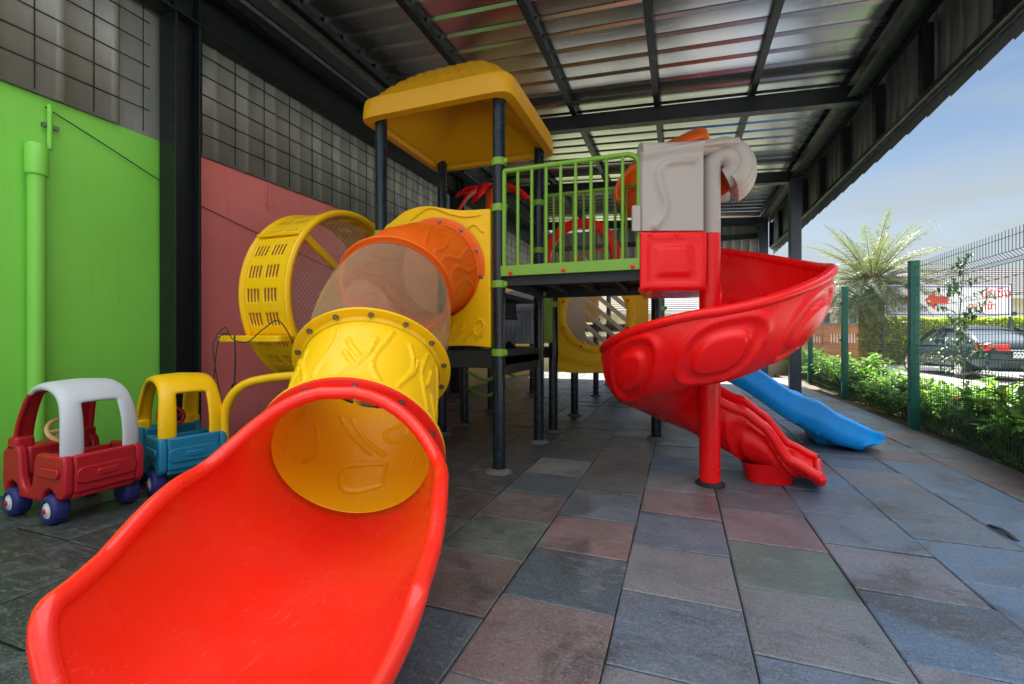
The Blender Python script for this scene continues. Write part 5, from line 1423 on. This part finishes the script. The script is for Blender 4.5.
# ------------------------------------------------------------------ houses, brick fence, trees behind
M['roof_grey'] = simple('grey_roof_tiles', (.22, .21, .21), .8, .25, 8, 0, .5)
M['roof_brown'] = simple('brown_roof_tiles', (.26, .18, .14), .8, .25, 8, 0, .5)
M['house_white'] = simple('white_render', (.72, .69, .65), .8, .08, 2); M['house_cream'] = simple('cream_render', (.66, .56, .45), .8, .08, 2)
M['brick'] = simple('orange_wall_paint', (.55, .21, .11), .8, .15, 4); M['win'] = simple('window_dark', (.06, .10, .14), .1, .2); M['frame'] = simple('window_frame', (.62, .62, .62), .5, .1)
def house(name, label, px0, px1, d, h, rh, wm, rm, wins, depth=7, over=.5):
    p0, p1 = at(px0, d), at(px1, d); mid = (p0 + p1) / 2; W2 = (p1 - p0).length / 2
    t = thing(name, label, 'house', (mid.x, mid.y, -.12), R(20.2))
    b = MB(); b.box((0, depth / 2, h / 2), (W2 * 2, depth, h)); b.build('wall', wm, t, smooth=0)
    b = MB(); o = over; b.add([(-W2 - o, -o, h - .1), (W2 + o, -o, h - .1), (W2 + o, depth + o, h - .1), (-W2 - o, depth + o, h - .1), (-W2 + 1.2, depth / 2, h + rh), (W2 - 1.2, depth / 2, h + rh)],
                              [(0, 1, 5, 4), (1, 2, 5), (2, 3, 4, 5), (3, 0, 4), (3, 2, 1, 0)])
    rows = 14
    for k in range(rows): q = (k + .5) / rows; b.bar((lerp(-W2 - o, -W2 + 1.2, q) + .05, lerp(-o, depth / 2, q), lerp(h - .1, h + rh, q) + .02), (lerp(W2 + o, W2 - 1.2, q) - .05, lerp(-o, depth / 2, q), lerp(h - .1, h + rh, q) + .02), .05, .04)
    b.build('roof', rm, t, smooth=0)
    b = MB(); b.box((0, -o - .03, h - .16), (W2 * 2 + 2 * o, .06, .22)); b.build('fascia', 'frame', t, smooth=0)
    for (x, z, w_, hh) in wins:
        b = MB(); b.ringprism([(x - w_ / 2 - .08, z - hh / 2 - .08), (x + w_ / 2 + .08, z - hh / 2 - .08), (x + w_ / 2 + .08, z + hh / 2 + .08), (x - w_ / 2 - .08, z + hh / 2 + .08)], [(x - w_ / 2, z - hh / 2), (x + w_ / 2, z - hh / 2), (x + w_ / 2, z + hh / 2), (x - w_ / 2, z + hh / 2)], .06, fr((0, 0.0, 0), (1, 0, 0), (0, 0, 1), (0, -1, 0)))
        b.box((x, -.03, z), (.06, .05, hh)); fo = b.build('window', 'frame', t, smooth=0)
        b = MB(); b.box((x, -.005, z), (w_, .02, hh)); b.build('pane', 'win', fo, smooth=0)
    return t
house('white_house', 'white house with brown roof beyond the orange wall', 742, 866, 27, 3.0, 1.9, 'house_white', 'roof_brown', [(1.05, 2.1, .9, 1.4), (-1.9, 2.1, 1.0, 1.2), (2.6, 2.3, 1.0, .8)])
house('grey_roofed_house', 'low house with a broad grey tiled roof behind the banner', 935, 1110, 30, 4.1, 2.3, 'house_cream', 'roof_grey', [(3.2, 2.6, 1.6, .9), (-1, 2.4, 1.2, 1.2)])
house('pale_house', 'pale house with grey roof seen under the play tower far behind', 610, 735, 36, 3.4, 2.6, 'house_white', 'roof_grey', [(-2.5, 1.8, 1.4, 1.2), (1.5, 1.8, 1.4, 1.2)], 8)
house('cream_house', 'cream house far behind the shelter end, left of the pale house', 440, 585, 40, 3.6, 2.6, 'house_cream', 'roof_brown', [(-2.5, 1.8, 1.4, 1.2), (1.5, 1.8, 1.4, 1.2)], 8)
# orange street wall with vertical bars
p0, p1 = at(640, 24.5), at(892, 23.2); mid = (p0 + p1) / 2; Lw = (p1 - p0).length; dr_ = (p1 - p0).normalized()
ow = thing('street_wall', 'orange painted wall with pale vertical bars along its top half', 'wall', (mid.x, mid.y, -.12), math.atan2(dr_.y, dr_.x))
b = MB(); b.box((0, .1, .5), (Lw, .18, 1.0)); b.box((0, .1, 1.72), (Lw, .2, .5)); b.build('masonry', 'brick', ow, smooth=0)
b = MB()
for k in range(int(Lw / .14)): b.box((-Lw / 2 + .07 + .14 * k, .05, 1.0), (.06, .05, 1.0 if k % 9 else 1.2))
b.build('bar', 'brick', ow, smooth=0)
b = MB(); b.box((0, .1, 2.0), (Lw, .3, .07)); b.build('coping', 'roof_grey', ow, smooth=0)
b = MB()
for k in range(6): b.box((-Lw / 2 + Lw * (k + .5) / 6, .08, .95), (.34, .26, 1.95))
b.build('pier', 'brick', ow, smooth=0)
# trees behind
def tree(px, d, h, rad, label, seed, mat='leaf_tree', name='broadleaf_tree'):
    t = thing(name, label, 'tree', at(px, d, -.12), 0, 'trees beyond the street'); rn = random.Random(seed); b = MB(); lv = Leaves()
    tr = catmull([(0, 0, 0), (.1, 0, h * .3), (-.05, .1, h * .6), (0, 0, h * .9)], 6); b.tube(tr, [lerp(.17, .03, i / (len(tr) - 1)) for i in range(len(tr))], 8)
    for k in range(34):
        f_ = rn.uniform(.3, 1); p = tr[int(f_ * (len(tr) - 1))]; dd = rdir(rn, .3); e = p + dd * rad * rn.uniform(.45, 1.0) * (1.2 - .5 * f_); b.tube([p, p.lerp(e, .5) + Vector((0, 0, .1)), e], [.05, .03, .01], 5, caps=False)
        rr = rad * rn.uniform(.18, .36); tn = rn.uniform(.1, .9)
        for i in range(120):
            q = e + rdir(rn) * rr * rn.random() ** .5; lv.leaf(q, rdir(rn), Vector((0, 0, 1)), rn.uniform(.16, .3), rn.uniform(.08, .15), min(1, max(0, tn + rn.gauss(0, .15))), .3)
    b.build('trunk', 'bark', t); lv.build('crown', mat, t)
tree(700, 42, 4.6, 2.2, 'bushy tree behind the pale house roof', 1)
tree(560, 30, 4.2, 2.0, 'green tree seen through the legs of the play tower', 2)
tree(478, 34, 4.0, 2.2, 'green tree beyond the yellow wall end', 3)
tree(1010, 44, 4.4, 2.2, 'small tree above the grey tiled roof', 4)
# lifted black edge strips on the floor
def strip(pts, label):
    b = MB(); b.grid([[Vector(p) + Vector((0, 0, .0)), Vector(p) + Vector((.025, .012, 0))] for p in catmull(pts, 6)]); return tag(b.build('floor_edging', 'rubber', solid=.006, smooth=40), label, 'edging strip', 'curled edging strips on the floor')
strip([(2.20, 3.72, .004), (2.26, 3.60, .03), (2.30, 3.50, .035), (2.36, 3.38, .004)], 'curled black edging strip near the fence')
strip([(1.76, 3.62, .004), (1.765, 3.5, .022), (1.77, 3.38, .004)], 'short lifted black strip in a seam of the floor')
